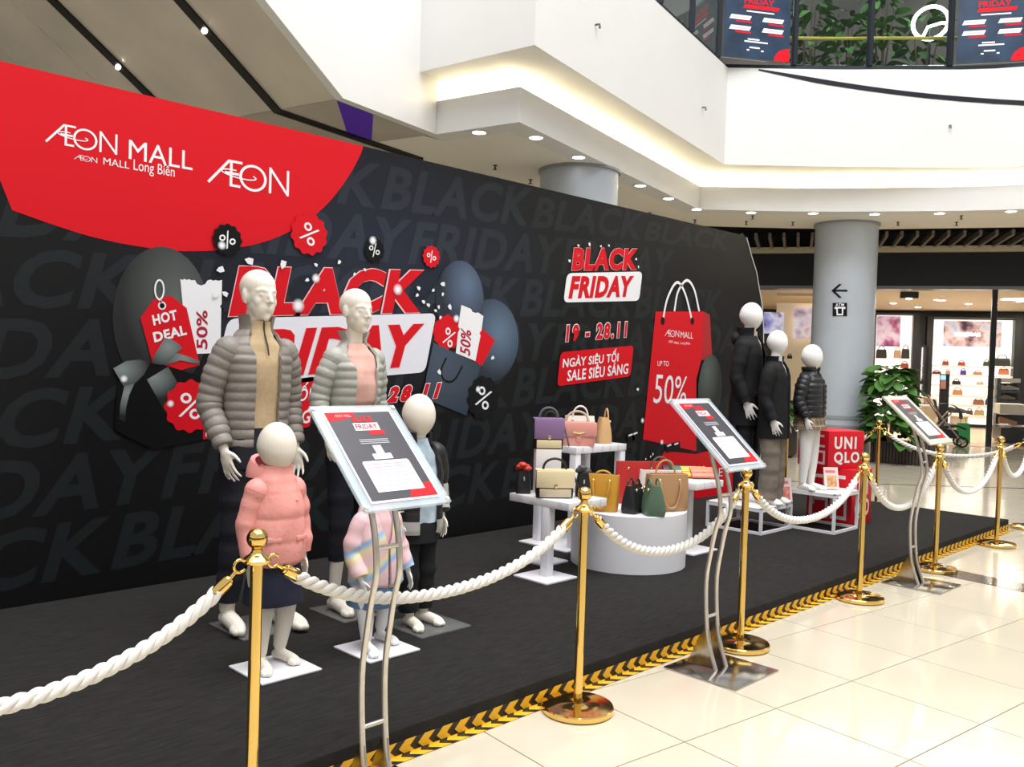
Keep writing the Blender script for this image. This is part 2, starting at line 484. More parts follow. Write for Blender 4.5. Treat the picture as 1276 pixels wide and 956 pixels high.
# faint rows of words over the whole ground
for k in range(8):
    word = 'BLACK' if k % 2 == 0 else 'FRIDAY'
    wl = 1.50 if k % 2 == 0 else 1.62
    x0 = {0: 3.77, 1: 4.03, 2: 3.66, 3: 3.95, 4: 3.6, 5: 3.9, 6: 3.5, 7: 3.8}[k] - 5 * (wl + 0.05)
    for c in range(9):
        x = x0 + c * (wl + 0.05)
        zb = 2.525 - 0.372 * k + (x - 3.77) * 0.045
        if x < -2.9 or x + wl > 9.1 or zb < 0.14: continue
        if zb + 0.37 + wl * 0.045 > TOPZ - 0.01 and c > 5: word_h = 0.30
        else: word_h = 0.325
        if zb + word_h + wl * 0.045 > TOPZ: word_h = TOPZ - 0.005 - zb - wl * 0.045
        if word_h < 0.12: continue
        if x + wl > 8.7 and zb + word_h > 2.3: continue
        text_on('pattern_lettering', word, wxz(x, zb, 1), Vector((wl, 0, wl * 0.045)), Vector((0.085, 0, word_h)), M_dgrey, bd, 0.03, 1.07)
# red arch with the mall's names
arch = [wxz(1.116, TOPZ, 2), wv((0, 225), 2), wv((15, 262), 2)]
arcp = crv([(15, 262), (60, 278), (110, 294), (160, 305), (215, 312.5), (270, 312), (320, 304), (360, 289), (395, 266), (420, 240), (440, 210), (453, 184)], 4)
arch += [wv(p, 2) for p in arcp[1:-1]] + [wxz(3.612, TOPZ, 2)]
poly_on('red_arch', arch[::-1], M_red, bd)
AE = aeon2d()
def waeon(BL, TR, m, layer=3):
    a, c = wv(BL, layer), wv(TR, layer)
    shape_on('logo_lettering', AE, a, Vector((c.x - a.x, 0, 0)), Vector((0, 0, c.z - a.z)), m, bd)
def wrect(s, BL, TR, m, layer=3, bold=0.0, name='logo_lettering'):
    a, c = wv(BL, layer), wv(TR, layer)
    text_on(name, s, a, Vector((c.x - a.x, 0, 0)), Vector((0, 0, c.z - a.z)), m, bd, bold)
waeon((56, 177), (146.5, 168), M_wht)
wrect('MALL', (160, 198), (240, 189.5), M_wht, bold=0.0)
waeon((92, 198.5), (121, 197), M_wht); wrect('MALL', (128.5, 205), (161, 202), M_wht, bold=0.0); wrect('Long Biên', (166, 216), (217.5, 208), M_wht, bold=0.0)
waeon((258, 227.5), (360.5, 213.6), M_wht)

# ---- big lettering
M_satin = {}
def grad(name, c0, c1, loc, scale, pos=0.9):
    """printed airbrush gradient, radial round a point of the artwork"""
    m = bpy.data.materials.new(name); m.use_nodes = True; nt_ = m.node_tree; b_ = nt_.nodes['Principled BSDF']; b_.inputs['Roughness'].default_value = 0.4
    t_ = nt_.nodes.new('ShaderNodeTexCoord'); p_ = nt_.nodes.new('ShaderNodeMapping')
    p_.inputs['Location'].default_value = (-loc[0] / scale[0], -loc[1], -loc[2] / scale[1]); p_.inputs['Scale'].default_value = (1 / scale[0], 0, 1 / scale[1])
    p_.inputs['Location'].default_value[1] = 0
    g_ = nt_.nodes.new('ShaderNodeTexGradient'); g_.gradient_type = 'SPHERICAL'; r_ = nt_.nodes.new('ShaderNodeValToRGB')
    r_.color_ramp.elements[0].color = (*c0, 1); r_.color_ramp.elements[1].color = (*c1, 1); r_.color_ramp.elements[1].position = pos
    nt_.links.new(t_.outputs['Object'], p_.inputs[0]); nt_.links.new(p_.outputs[0], g_.inputs[0]); nt_.links.new(g_.outputs[0], r_.inputs[0]); nt_.links.new(r_.outputs[0], b_.inputs['Base Color'])
    return m
def wgrad(name, c, rx, rz, c0, c1, hl, layer, n=36, pos=0.95):
    p = wv(hl, layer)
    wdisc(name, c, rx, rz, grad(name + '_print', c0, c1, p, (rx * 1.1, rz * 1.1), pos), layer, n)
# balloons
wgrad('balloon_print', (203, 397), 0.29, 0.42, (0.010, 0.011, 0.012), (0.10, 0.115, 0.11), (220, 372), 3)
wgrad('balloon_print', (573, 375), 0.25, 0.31, (0.010, 0.016, 0.030), (0.10, 0.15, 0.24), (582, 356), 4)
wgrad('balloon_print', (612, 424), 0.31, 0.33, (0.010, 0.018, 0.032), (0.11, 0.17, 0.26), (622, 414), 3)
wgrad('balloon_print', (884, 484), 0.23, 0.36, (0.010, 0.014, 0.013), (0.09, 0.11, 0.10), (880, 464), 8)
outlined('big_lettering', 'BLACK', (283, 396), (523, 391), (297, 330), M_red, M_pink, 4, 0.055, 0.014, 1.10)
wround('white_label', (284, 397), (543, 390.5), (529, 464), (262, 486), 0.06, mat('print_label', (0.80, 0.80, 0.86), 0.4), 5)
outlined('big_lettering', 'FRIDAY', (279, 476), (514, 457), (299, 411), M_red, M_pink, 6, 0.055, 0.010, 1.10)
wround('red_label', (252, 489), (392, 469), (386, 532), (247, 548), 0.03, M_red, 5)
wtext('label_lettering', 'NGÀY SIÊU TỐI', (257, 521), (386, 498), (261, 496), M_wht, 6, 0.02, 1.05)
wtext('label_lettering', 'SALE SIÊU SÁNG', (255, 545), (385, 527), (258, 522), M_wht, 6, 0.02, 1.05)
outlined('date_lettering', '19 - 28.11', (413, 511), (543, 498), (421, 486), M_red, M_wht, 12, 0.075, 0.035, 1.45)
# ticket, tag, gift with bow
wpoly('coupon_print', [(224, 348), (227, 349), (229, 347.5), (232, 349), (235, 348), (238, 349.5), (242, 349), (245, 354), (250, 356), (255, 354), (258, 349.5), (262, 348.5), (265, 350), (268, 349), (271, 350), (276, 349), (275.5, 379), (273.5, 382), (275, 385), (274, 440), (243, 441), (231, 384), (227, 380)][::-1], M_wht, 6)
wtext('coupon_lettering', '50%', (258, 435), (258, 387), (244, 435), mat('print_crimson', (0.42, 0.006, 0.03), 0.4), 7, 0.02)
wpoly('tag_print', [(191, 373), (212, 368.5), (231.7, 384), (248, 455), (192, 470), (187.8, 447), (174, 396)][::-1], M_red, 8)
wdisc('tag_eyelet', (201, 381), 0.024, 0.024, M_wht, 9); wdisc('tag_hole', (201, 381), 0.015, 0.015, M_ink, 10)
wline('tag_string', [(199, 379)] + [(197.6 + 5.5 * sin(a), 361 + 12 * cos(a)) for a in [0.3 + 5.9 * k / 16 for k in range(17)]] + [(201, 379)], 0.010, M_wht, 10)
wtext('tag_lettering', 'HOT', (190.6, 406), (220.5, 398.5), (188, 393), M_wht, 10, 0.04, 1.08)
wtext('tag_lettering', 'DEAL', (191.5, 427), (232, 417), (189, 414.5), M_wht, 10, 0.04, 1.08)
rib = lambda n, hl: grad(n, (0.010, 0.014, 0.013), (0.22, 0.26, 0.25), wv(hl, 9), (0.16, 0.13), 0.95)
wpoly('gift_print', [(146, 476), (186, 452), (208, 456), (252, 470), (252, 548), (190, 560), (142, 536)][::-1], M_ink, 9)
wpoly('ribbon_print', [(182, 473), (208.4, 457), (228, 490), (206, 516)][::-1], rib('ribbon_a', (190, 470)), 10)
wpoly('ribbon_print', [(140, 459), (156, 450), (172, 448), (187, 451), (178, 467), (168, 477), (152.6, 481)][::-1], rib('ribbon_b', (150, 460)), 11)
wpoly('ribbon_print', [(154, 481), (168, 475), (160, 492), (156, 508), (155, 526), (147.5, 522), (149, 503)][::-1], rib('ribbon_c', (157, 490)), 10)
wpoly('ribbon_print', [(189, 446), (204, 421), (212, 423), (220, 427.5), (226, 434), (217, 441), (200, 455), (190, 453)][::-1], rib('ribbon_d', (208, 432)), 12)
wpoly('ribbon_print', [(190, 452), (220, 440), (232, 444), (248, 450), (247, 454), (224, 449), (205, 455)][::-1], rib('ribbon_e', (228, 445)), 11)
# scalloped percent badges
def badge(c, r, m, rot=0.0, layer=12, tilt=0.0):
    wdisc('badge_print', c, r, r, m, layer, 60, 12, 0.055, rot)
    p = wv(c, layer + 1); s_ = r * 0.95
    u_ = Vector((cos(tilt), 0, sin(tilt))) * s_; v__ = Vector((-sin(tilt), 0, cos(tilt))) * s_
    text_on('badge_lettering', '%', p - u_ / 2 - v__ / 2, u_, v__, M_wht, bd, 0.0)
badge((384, 292), 0.135, M_red, 0.2, tilt=-0.5); badge((536, 320), 0.08, M_red, tilt=0.5); badge((282, 299), 0.095, M_ink, tilt=0.6)
badge((465, 312), 0.085, M_ink, tilt=0.4); badge((236, 506), 0.155, M_red, tilt=-0.2); badge((601, 496), 0.17, M_ink, 0.1, tilt=-0.4)
# paper bag of coupons
wdisc('badge_print', (557, 414), 0.14, 0.13, M_red, 5, 60, 12, 0.05)
_p = wv((557, 418), 6); text_on('badge_lettering', '%', _p + Vector((-0.06, 0, -0.05)), (0.10, 0, -0.05), (0.05, 0, 0.12), M_wht, bd, 0.0)
wpoly('envelope_print', [(590, 412), (598, 407.5), (616, 424), (600, 456), (588, 449)][::-1], M_red, 6)
wpoly('coupon_print', [(574, 380), (586, 385), (588, 389), (592, 390), (595, 389.5), (601.5, 394), (599, 412), (596.5, 415), (598, 418), (591.5, 450), (567, 440), (570, 414), (572, 410), (570, 407)][::-1], M_wht, 7)
wtext('coupon_lettering', '50%', (585, 444), (586.5, 413), (572, 439), MATS['print_crimson'], 8, 0.02)
wpoly('paper_bag_print', [(539, 427), (598, 455), (580, 518), (527, 496), (530, 470)][::-1], grad('paper_bag_ink', (0.020, 0.034, 0.052), (0.050, 0.075, 0.11), wv((548, 445), 9), (0.5, 0.5)), 9)
wline('bag_handle_print', crv([(555, 446), (549, 460), (551, 472), (559, 476), (567, 471), (575, 456)], 4), 0.016, M_ink, 10)
# confetti and sparkles
def glow_ink(p, r_):
    """white printed glint fading out to the ground"""
    m = grad('sparkle', (0.9, 0.9, 0.95), (0.95, 0.95, 0.97), p, (r_, r_), 0.9); nt_ = m.node_tree
    g_ = [n for n in nt_.nodes if n.type == 'TEX_GRADIENT'][0]; mr = nt_.nodes.new('ShaderNodeMath'); mr.operation = 'MULTIPLY'; mr.inputs[1].default_value = 1.5; mr.use_clamp = True
    nt_.links.new(g_.outputs['Fac'], mr.inputs[0]); nt_.links.new(mr.outputs[0], nt_.nodes['Principled BSDF'].inputs['Alpha'])
    return m
for (x, y, s_) in ((273, 336, 5), (309, 325, 5.5), (351, 330, 5), (392, 330, 2.4), (421, 327, 2.5), (381, 349, 2.6), (453, 336, 2), (440, 342, 2), (520, 359, 2.6), (518, 368, 2.2), (526, 376, 2.4), (532, 380, 2.4), (538, 362, 2), (545, 383, 2), (541, 387, 2), (550, 354, 3), (550, 367, 2), (559, 383, 3), (547, 396, 2), (612, 446, 2.4), (546, 464, 3), (719, 306, 1.6), (733, 305, 2), (747, 307, 1.4), (757, 306, 1.4), (708, 325, 2), (791, 323, 1.6), (794, 333, 1.4), (793, 485, 2), (809, 569, 1.2), (812, 566, 1.5), (803, 572, 1.2), (267, 367, 5), (279, 366, 4)):
    r_ = s_ * 0.0058 * (1 + (x - 300) / 620); a = random.random() * 3
    c_ = wv((x, y), 13)
    poly_on('confetti_print', [c_ + Vector((r_ * q_ * cos(a + k * pi / 2.5), 0, r_ * q_ * sin(a + k * pi / 2.5))) for k, q_ in enumerate((1, 0.6, 1, 0.7, 1.1))], M_wht, bd)
for (x, y, r_) in ((392, 347, 0.035), (463, 300, 0.035), (153, 472, 0.024), (211, 503, 0.024), (370, 381, 0.05), (494, 361, 0.045), (275, 306, 0.03), (594, 485, 0.03), (567, 397, 0.035), (799, 524, 0.03), (823, 551, 0.03)):
    wdisc('sparkle_print', (x, y), r_, r_, glow_ink(wv((x, y), 14), r_), 14, 20)
# small lettering on the right
outlined('small_lettering', 'BLACK', (711.3, 338), (793, 337), (714.6, 308), M_red, M_pink, 4, 0.055, 0.012, 1.10)
wround('white_label', (706, 340.5), (800, 338.5), (795.8, 375), (701.4, 377), 0.06, M_wht, 5)
wtext('small_lettering', 'FRIDAY', (707.3, 372.4), (785, 370), (712.4, 344), M_red, 6, 0.055, 1.10)
outlined('date_lettering', '19 - 28.11', (703.5, 428), (780, 422), (705.5, 404), M_red, M_wht, 5, 0.05, 0.035, 1.3)
wround('red_label', (698, 439), (789, 430.5), (785, 469), (693.5, 481.5), 0.05, M_red, 5)
wtext('label_lettering', 'NGÀY SIÊU TỐI', (700.3, 458.5), (769.5, 450.5), (701.6, 441), M_wht, 6, 0.022, 1.05)
wtext('label_lettering', 'SALE SIÊU SÁNG', (705.8, 475.5), (781.6, 465.8), (707, 458), M_wht, 6, 0.022, 1.05)
# red paper bags
wpoly('paper_bag_print', [(876, 388.5), (884, 392), (887, 447), (874, 449), (873, 420)], mat('print_dark_red', (0.42, 0.012, 0.02), 0.4), 4)
wpoly('paper_bag_print', [(816.4, 388.3), (800.4, 547.5), (867, 562.5), (867, 473), (873.5, 448), (876, 388.3)], M_red, 5)
for e in (((825, 401), (831, 372), (842.7, 352), (853, 366), (862, 401)), ((839.6, 388), (844, 364), (854.7, 349.5), (864, 360), (870.6, 388))):
    wline('bag_handle_print', crv(e, 6), 0.028, M_wht, 6)
for c_ in ((825, 400), (862, 400)): wdisc('bag_eyelet_print', c_, 0.033, 0.04, M_ink, 7)
waeon((827.5, 419), (845.5, 412), M_wht, 7); wrect('MALL', (847, 421), (863, 414.5), M_wht, 7)
waeon((832, 427), (837.5, 424.5), M_wht, 7); wrect('MALL', (839, 428.5), (845.5, 426), M_wht, 7); wrect('Long Biên', (847, 430), (859, 426.5), M_wht, 7)
wrect('UP TO', (818.3, 456), (832.7, 450.2), M_wht, 7, 0.0, 'offer_lettering')
wtext('offer_lettering', '50%', (813, 502.5), (853.5, 504.5), (816.2, 466), M_wht, 7, 0.0)
wpoly('paper_bag_print', [(828, 562), (804, 600), (800, 625), (913, 618), (912, 575), (886, 561), (866, 566)], M_red, 4)
waeon((829.5, 591.5), (852, 584.5), M_wht, 5); wrect('MALL', (855, 590.5), (880, 580), M_wht, 5); wrect('E', (895, 594), (900, 583), M_wht, 5)
for c_ in ((785, 545), (791, 543), (833, 558), (842, 556)):
    wpoly('film_roll_print', [(c_[0] - 5, c_[1] - 4), (c_[0] + 4, c_[1] - 6), (c_[0] + 5, c_[1] + 4), (c_[0] - 4, c_[1] + 6)][::-1], M_ink, 8)
    wpoly('film_roll_print', [(c_[0] - 3, c_[1] - 3), (c_[0] + 2, c_[1] - 5), (c_[0] + 2.5, c_[1] - 3), (c_[0] - 2.5, c_[1] - 1)][::-1], M_wht, 9)
# ================================================================== CEILING, LEDGE AND BALCONY FASCIA
CZ = 4.0
def thick_line(pts, th):
    """polyline (2d) offset to its left by th"""
    out = []
    n = len(pts)
    for i in range(n):
        a = pts[max(i - 1, 0)]; c = pts[min(i + 1, n - 1)]
        if 0 < i < n - 1:
            d1 = Vector((pts[i][0] - a[0], pts[i][1] - a[1])).normalized(); d2 = Vector((c[0] - pts[i][0], c[1] - pts[i][1])).normalized()
            t = (d1 + d2).normalized(); nrm = Vector((-t.y, t.x)); k = th / max(0.3, nrm.dot(Vector((-d1.y, d1.x))))
        else:
            t = Vector((c[0] - a[0], c[1] - a[1])).normalized(); nrm = Vector((-t.y, t.x)); k = th
        out.append((pts[i][0] + nrm.x * k, pts[i][1] + nrm.y * k))
    return out
def strip_wall(pts, th, z0, z1):
    inn = thick_line(pts, th)
    b = MB(); n = len(pts)
    vs = []
    for (x, y), (xi, yi) in zip(pts, inn): vs += [(x, y, z0), (x, y, z1), (xi, yi, z1), (xi, yi, z0)]
    fs = []
    for i in range(n - 1):
        for k in range(4):
            fs.append((i * 4 + k, i * 4 + (k + 1) % 4, (i + 1) * 4 + (k + 1) % 4, (i + 1) * 4 + k))
    fs += [(0, 1, 2, 3), ((n - 1) * 4 + 3, (n - 1) * 4 + 2, (n - 1) * 4 + 1, (n - 1) * 4)]
    return b.add(vs, fs)
def p2(px, py, z): p = atz(px, py, z); return (p.x, p.y)
L0, L1, L2 = p2(533, 169, CZ), p2(647, 152, CZ), p2(871, 261, CZ)
arcL = crv([L2, p2(980, 263.3, CZ), p2(1090, 263.6, CZ), p2(1276, 260.5, CZ), (15.35, 1.6), (15.2, -1.5), (14.4, -4.5)], 5)
ledge_pts = [L0, L1] + arcL
lb = strip_wall(ledge_pts, 0.30, CZ, CZ + 0.372)
struct('trim_3', lb, M_plaster, smooth=20)
# ceiling plane behind the ledge
far_edge = [p2(1276, 283.5, CZ), p2(1097, 286, CZ), p2(985, 285, CZ), p2(875, 282, CZ)]
_d = Vector((far_edge[0][0] - far_edge[1][0], far_edge[0][1] - far_edge[1][1])).normalized()
inner = thick_line(ledge_pts, 0.29)
cpoly = inner + [(16.6, -4.5), (17.9, 1.2)] + far_edge + [(13.0, 12.5), (12.0, 16.0), (4.0, 16.0), (inner[0][0] - 0.5, inner[0][1])]
cb = MB(); cb.prism(cpoly, 'z', CZ + 0.003, CZ + 0.20)
struct('ceiling', cb, M_ceil, smooth=0)
# balcony fascia above
FZ0, FZ1 = 4.6, 6.08
F0, F1, F2 = p2(505, 94, FZ0), p2(666, 56, FZ0), p2(902.5, 205, FZ0)
arcF = crv([F2, p2(1000, 207.2, FZ0), p2(1090, 208.3, FZ0), p2(1276, 207.5, FZ0), (14.9, 1.6), (14.7, -1.5), (13.9, -4.5)], 5)
fas_pts = [F0, F1] + arcF
struct('wall_balcony', strip_wall(fas_pts, 0.18, FZ0, FZ1), M_plaster, smooth=20)
# soffit between fascia and ledge, with the cove recess
sof_in = thick_line(fas_pts, 1.3)
b = MB(); n_ = len(fas_pts)
b.add([(x, y, FZ0 + 0.004) for x, y in thick_line(fas_pts, 0.17)] + [(x, y, FZ0 + 0.004) for x, y in sof_in], [(i, i + 1, n_ + i + 1, n_ + i) for i in range(n_ - 1)])
struct('ceiling_cove', b, M_plaster, smooth=0)
cov = thick_line(ledge_pts, 0.55)
struct('wall_cove', strip_wall(cov, 0.06, CZ + 0.2, FZ0 + 0.01), M_plaster, smooth=20)
b = MB(); c1 = thick_line(ledge_pts, 0.28); n_ = len(c1)
b.add([(x, y, CZ + 0.21) for x, y in c1] + [(x, y, CZ + 0.21) for x, y in cov], [(i, i + 1, n_ + i + 1, n_ + i) for i in range(n_ - 1)])
struct('trim_cove_floor', b, M_plaster, smooth=0)
b = MB(); _c = [ledge_pts[0], thick_line(ledge_pts, 0.7)[0]]; b.add([(_c[0][0], _c[0][1], CZ), (_c[1][0], _c[1][1], CZ), (_c[1][0], _c[1][1], FZ0 + 0.1), (_c[0][0], _c[0][1], FZ0 + 0.1)], [(0, 1, 2, 3)])
struct('wall_cove_end', b, M_plaster, smooth=0)
# LED strip lying in the cove
led = thick_line(ledge_pts, 0.40)
b = strip_wall(led, 0.05, CZ + 0.235, CZ + 0.26)
o = b.build('cove_light', emat('cove_led', (1.0, 0.84, 0.55), 60), None, 0); tag(o, 'warm glowing light strip in the cove above the ledge', 'light')
# upper floor: slab, back wall, ceiling
up_in = thick_line(fas_pts, 5.0)
b = MB(); n_ = len(fas_pts)
base = thick_line(fas_pts, 0.17)
b.add([(x, y, FZ1 - 0.06) for x, y in base] + [(x, y, FZ1 - 0.06) for x, y in up_in] + [(x, y, FZ1 - 0.16) for x, y in base] + [(x, y, FZ1 - 0.16) for x, y in up_in],
      [(i, i + 1, n_ + i + 1, n_ + i) for i in range(n_ - 1)] + [(2 * n_ + i, 3 * n_ + i, 3 * n_ + i + 1, 2 * n_ + i + 1) for i in range(n_ - 1)])
struct('floor_upper', b, mat('upper_floor', (0.35, 0.30, 0.24), 0.3), smooth=0, fix=False)
uw = [up_in[1]] + up_in[2:]
struct('wall_upper', strip_wall(uw, 0.1, FZ1 - 0.1, 9.2), mat('upper_wall_dark', (0.07, 0.055, 0.045), 0.5, noise=(0.6, 0.7)), smooth=20)
# dark curved groove swinging over the fascia
d_f = Vector((arcF[16][0] - arcF[0][0], arcF[16][1] - arcF[0][1], 0)).normalized()
def on_fascia(px, py, out=0.006):
    """hit the curved fascia: nearest segment along the ray"""
    d = ray(px, py); best = None
    for (x0, y0), (x1, y1) in zip(arcF, arcF[1:]):
        ex, ey = x1 - x0, y1 - y0
        den = d.x * ey - d.y * ex
        if abs(den) < 1e-9: continue
        t = (x0 * ey - y0 * ex) / den
        s_ = (d.x * t - x0) / ex if abs(ex) > abs(ey) else (d.y * t - y0) / ey
        if t > 0 and -0.02 <= s_ <= 1.02:
            nr = Vector((ey, -ex, 0)).normalized()
            if nr.dot(d) > 0: nr = -nr
            best = CP + d * t + nr * out; break
    return best
gr_top = crv([(945, 86), (990, 93), (1045, 102), (1100, 110), (1160, 117), (1220, 122), (1276, 125.5), (1340, 128), (1420, 129.5), (1520, 129.5)], 4)
gt = [on_fascia(x, y) for x, y in gr_top]; gb = [on_fascia(x, y + 2.0 + 4.2 * min(1, i / 6)) for i, (x, y) in enumerate(gr_top)]
gt = [p for p in gt if p]; gb = [p for p in gb if p]; k_ = min(len(gt), len(gb))
b = MB(); b.add(gt[:k_] + gb[:k_], [(i, i + 1, k_ + i + 1, k_ + i) for i in range(k_ - 1)])
struct('trim_4', b, mat('fascia_groove', (0.012, 0.013, 0.02), 0.25), smooth=0, fix=False)

for i, (x, y) in enumerate(((742, 31), (875, 134), (1183, 157))):
    d = ray(x, y); hit = None
    for (x0, y0), (x1, y1) in zip(fas_pts, fas_pts[1:]):
        ex, ey = x1 - x0, y1 - y0; den = d.x * ey - d.y * ex; tt = (x0 * ey - y0 * ex) / den
        s_ = (d.x * tt - x0) / ex if abs(ex) > abs(ey) else (d.y * tt - y0) / ey
        if tt > 0 and 0 <= s_ <= 1 and ey * d.x - ex * d.y != 0: hit = CP + d * tt; nr = Vector((ey, -ex, 0)).normalized(); break
    if hit is None: continue
    if nr.dot(d) > 0: nr = -nr
    o = MB().tube([Vector((0, 0, 0)), nr * 0.05, nr * 0.055 + Vector((0, 0, -0.045))], [0.012, 0.012, 0.016], 8).build('banner_hook', mat('hook_grey', (0.10, 0.10, 0.10), 0.4, 0.5), None, 40)
    o.location = hit; tag(o, ['small grey hook high on the left face of the white fascia', 'small grey hook low on the white fascia near its crease', 'small grey hook on the right curve of the white fascia'][i], 'hook')
# ------------------------------------------------------------------ glass balustrade of the upper floor
M_frame = mat('dark_aluminium', (0.035, 0.04, 0.05), 0.35, 0.6)
rail_pts = thick_line(fas_pts, 0.05)[1:]
bal = thing('balustrade', 'dark framed glass balustrade with posters on the balcony above', 'balustrade', (rail_pts[1][0], rail_pts[1][1], FZ1))
def at_o(mb, o): return MB().add([Vector(p) - Vector(o.location) for p in mb.v], mb.f)
at_o(strip_wall(rail_pts, 0.09, FZ1, FZ1 + 0.07), bal).build('bottom_rail', M_frame, bal, 20)
at_o(strip_wall(rail_pts, 0.09, FZ1 + 1.15, FZ1 + 1.2), bal).build('handrail', M_frame, bal, 20)
def rail_hit(px, py):
    d = ray(px, py)
    for (x0, y0), (x1, y1) in zip(rail_pts, rail_pts[1:]):
        ex, ey = x1 - x0, y1 - y0; den = d.x * ey - d.y * ex
        t = (x0 * ey - y0 * ex) / den
        s_ = (d.x * t - x0) / ex if abs(ex) > abs(ey) else (d.y * t - y0) / ey
        if t > 0 and -0.001 <= s_ <= 1.001: return CP + d * t
    return None
posts_px = [822, 862, 895, 990, 1084, 1184, 1290]
hits = []
for x in posts_px:
    y_ = 60 if x > 880 else 20
    h = rail_hit(x, y_) or rail_hit(min(x, 1275), y_)
    hits.append(Vector((h.x, h.y, 0)))
M_pane = mat('tinted_pane', (0.75, 0.88, 0.85), 0.02, trans=1.0, ior=1.2)
poster_ink = mat('poster_navy', (0.014, 0.035, 0.075), 0.35, noise=(3, 0.4))
for i, h in enumerate(hits):
    MB().box((h.x - bal.location.x, h.y - bal.location.y, 0.62), (0.07, 0.07, 1.1), radians(-20)).build('post', M_frame, bal, 0)
    if i == len(hits) - 1: break
    g = hits[i + 1]; dd = (g - h); L = dd.length; dd.normalize(); nn = Vector((dd.y, -dd.x, 0))
    if nn.dot(Vector((1, 0.6, 0))) > 0: nn = -nn
    c_ = (h + g) / 2 - Vector(bal.location); az = math.atan2(dd.y, dd.x)
    MB().box((c_.x, c_.y, 0.62), (L - 0.08, 0.012, 1.08), az).build('pane', M_pane, bal, 0)
    if i in (2, 5):
        q0 = Vector(h - Vector(bal.location)) + dd * 0.09 + nn * 0.012; q0.z = 0.10
        Wd = L - 0.18; e1, e2 = dd * Wd, Vector((0, 0, 1.02))
        P = lambda u, v, k=1: q0 + e1 * u + e2 * v + nn * (0.002 * k)
        ps = poly_on('poster', [P(0, 0), P(1, 0), P(1, 1), P(0, 1)], poster_ink, bal)
        poly_on('poster_corner', [P(1, 0, 2)] + [P(1 - 0.24 * cos(t), 0.0 + 0.20 * sin(t), 2) for t in [k * pi / 16 for k in range(9)]], M_red, bal)
        text_on('poster_lettering', 'FRIDAY', P(0.28, 0.80, 2), e1 * 0.46, e2 * 0.09, M_red, bal, 0.03)
        poly_on('poster_band', [P(0.26, 0.73, 2), P(0.8, 0.73, 2), P(0.83, 0.785, 2), P(0.29, 0.785, 2)], M_red, bal)
        poly_on('poster_line', [P(0.32, 0.68, 2), P(0.74, 0.68, 2), P(0.74, 0.70, 2), P(0.32, 0.70, 2)], M_wht, bal)
        for (u, v) in ((0.06, 0.555), (0.56, 0.555), (0.06, 0.40), (0.56, 0.40)):
            poly_on('poster_tab', [P(u, v, 2), P(u + 0.31, v, 2), P(u + 0.34, v + 0.065, 2), P(u + 0.03, v + 0.065, 2)], M_wht, bal)
            poly_on('poster_tab', [P(u + 0.05, v + 0.022, 3), P(u + 0.28, v + 0.022, 3), P(u + 0.29, v + 0.044, 3), P(u + 0.06, v + 0.044, 3)], M_pink, bal)
            poly_on('poster_tab', [P(u + 0.1, v - 0.04, 2), P(u + 0.34, v - 0.04, 2), P(u + 0.34, v - 0.015, 2), P(u + 0.1, v - 0.015, 2)], M_red, bal)
        for (u, v, w_) in ((0.35, 0.27, 0.18), (0.3, 0.235, 0.36), (0.38, 0.15, 0.16), (0.34, 0.11, 0.04), (0.56, 0.11, 0.04)):
            poly_on('poster_line', [P(u, v, 2), P(u + w_, v, 2), P(u + w_, v + 0.022, 2), P(u, v + 0.022, 2)], M_wht, bal)
# brass rail and greenery behind the glass, round lit sign
ra = [Vector((x, y, FZ1 + 0.62)) for x, y in thick_line(fas_pts, 0.42)[3:18]]
o = MB().tube(ra, 0.028, 8).build('inner_rail', mat('yellow_rail', (0.75, 0.55, 0.12), 0.3, 0.4), None, 40)
tag(o, 'thin yellow rail running behind the balcony glass', 'rail')
M_leaf = mat('leaf_green', (0.075, 0.20, 0.035), 0.45, noise=(6, 0.35))
M_leaf2 = mat('leaf_dark', (0.035, 0.105, 0.02), 0.45, noise=(6, 0.35))
def leaf_mesh(name, L, W, m):
    b = MB(); vs = []; fs = []
    for i in range(5):
        t = i / 4; w_ = W * (sin(pi * min(1, t * 0.9 + 0.06)) ** 0.8) / 2; z = -0.25 * L * t * t
        vs += [(-w_, L * t, z + w_ * 0.25), (0, L * t, z), (w_, L * t, z + w_ * 0.25)]
    for i in range(4):
        for k in range(2): a = i * 3 + k; fs.append((a, a + 1, a + 4, a + 3))
    return b.add(vs, fs).mesh(name, m, 80)
UL = [leaf_mesh('leaf', 0.26, 0.15, M_leaf), leaf_mesh('leaf', 0.24, 0.13, M_leaf2)]
def shrub(name, label, loc, h, r, n, leaves, group=None, zmin=0.0, pot=True):
    t = thing(name, label, 'plant', loc, 0, group)
    st_ = MB()
    for k in range(5):
        a = k * 1.256; st_.tube([(0.02 * cos(a), 0.02 * sin(a), 0), (0.3 * r * cos(a), 0.3 * r * sin(a), h * 0.5), (0.55 * r * cos(a), 0.55 * r * sin(a), h * 0.9)], [0.018, 0.012, 0.006], 5)
    st_.build('stem', mat('stem_brown', (0.09, 0.06, 0.03), 0.7), t, 40)
    for k in range(n):
        z = zmin + (h - zmin) * random.random() ** 1.05; rr = r * (0.35 + 0.65 * random.random() ** 0.5) * (1 - 0.45 * max(0, (z / h - 0.55) / 0.45) ** 2)
        a = random.random() * 2 * pi
        o = link('leaf', random.choice(leaves), t)
        o.location = (rr * 0.8 * cos(a), rr * 0.8 * sin(a), z)
        o.rotation_euler = (random.uniform(-0.7, 0.5), random.uniform(-0.4, 0.4), a - pi / 2 + random.uniform(-0.6, 0.6))
        s_ = random.uniform(0.7, 1.2); o.scale = (s_, s_, s_)
    return t
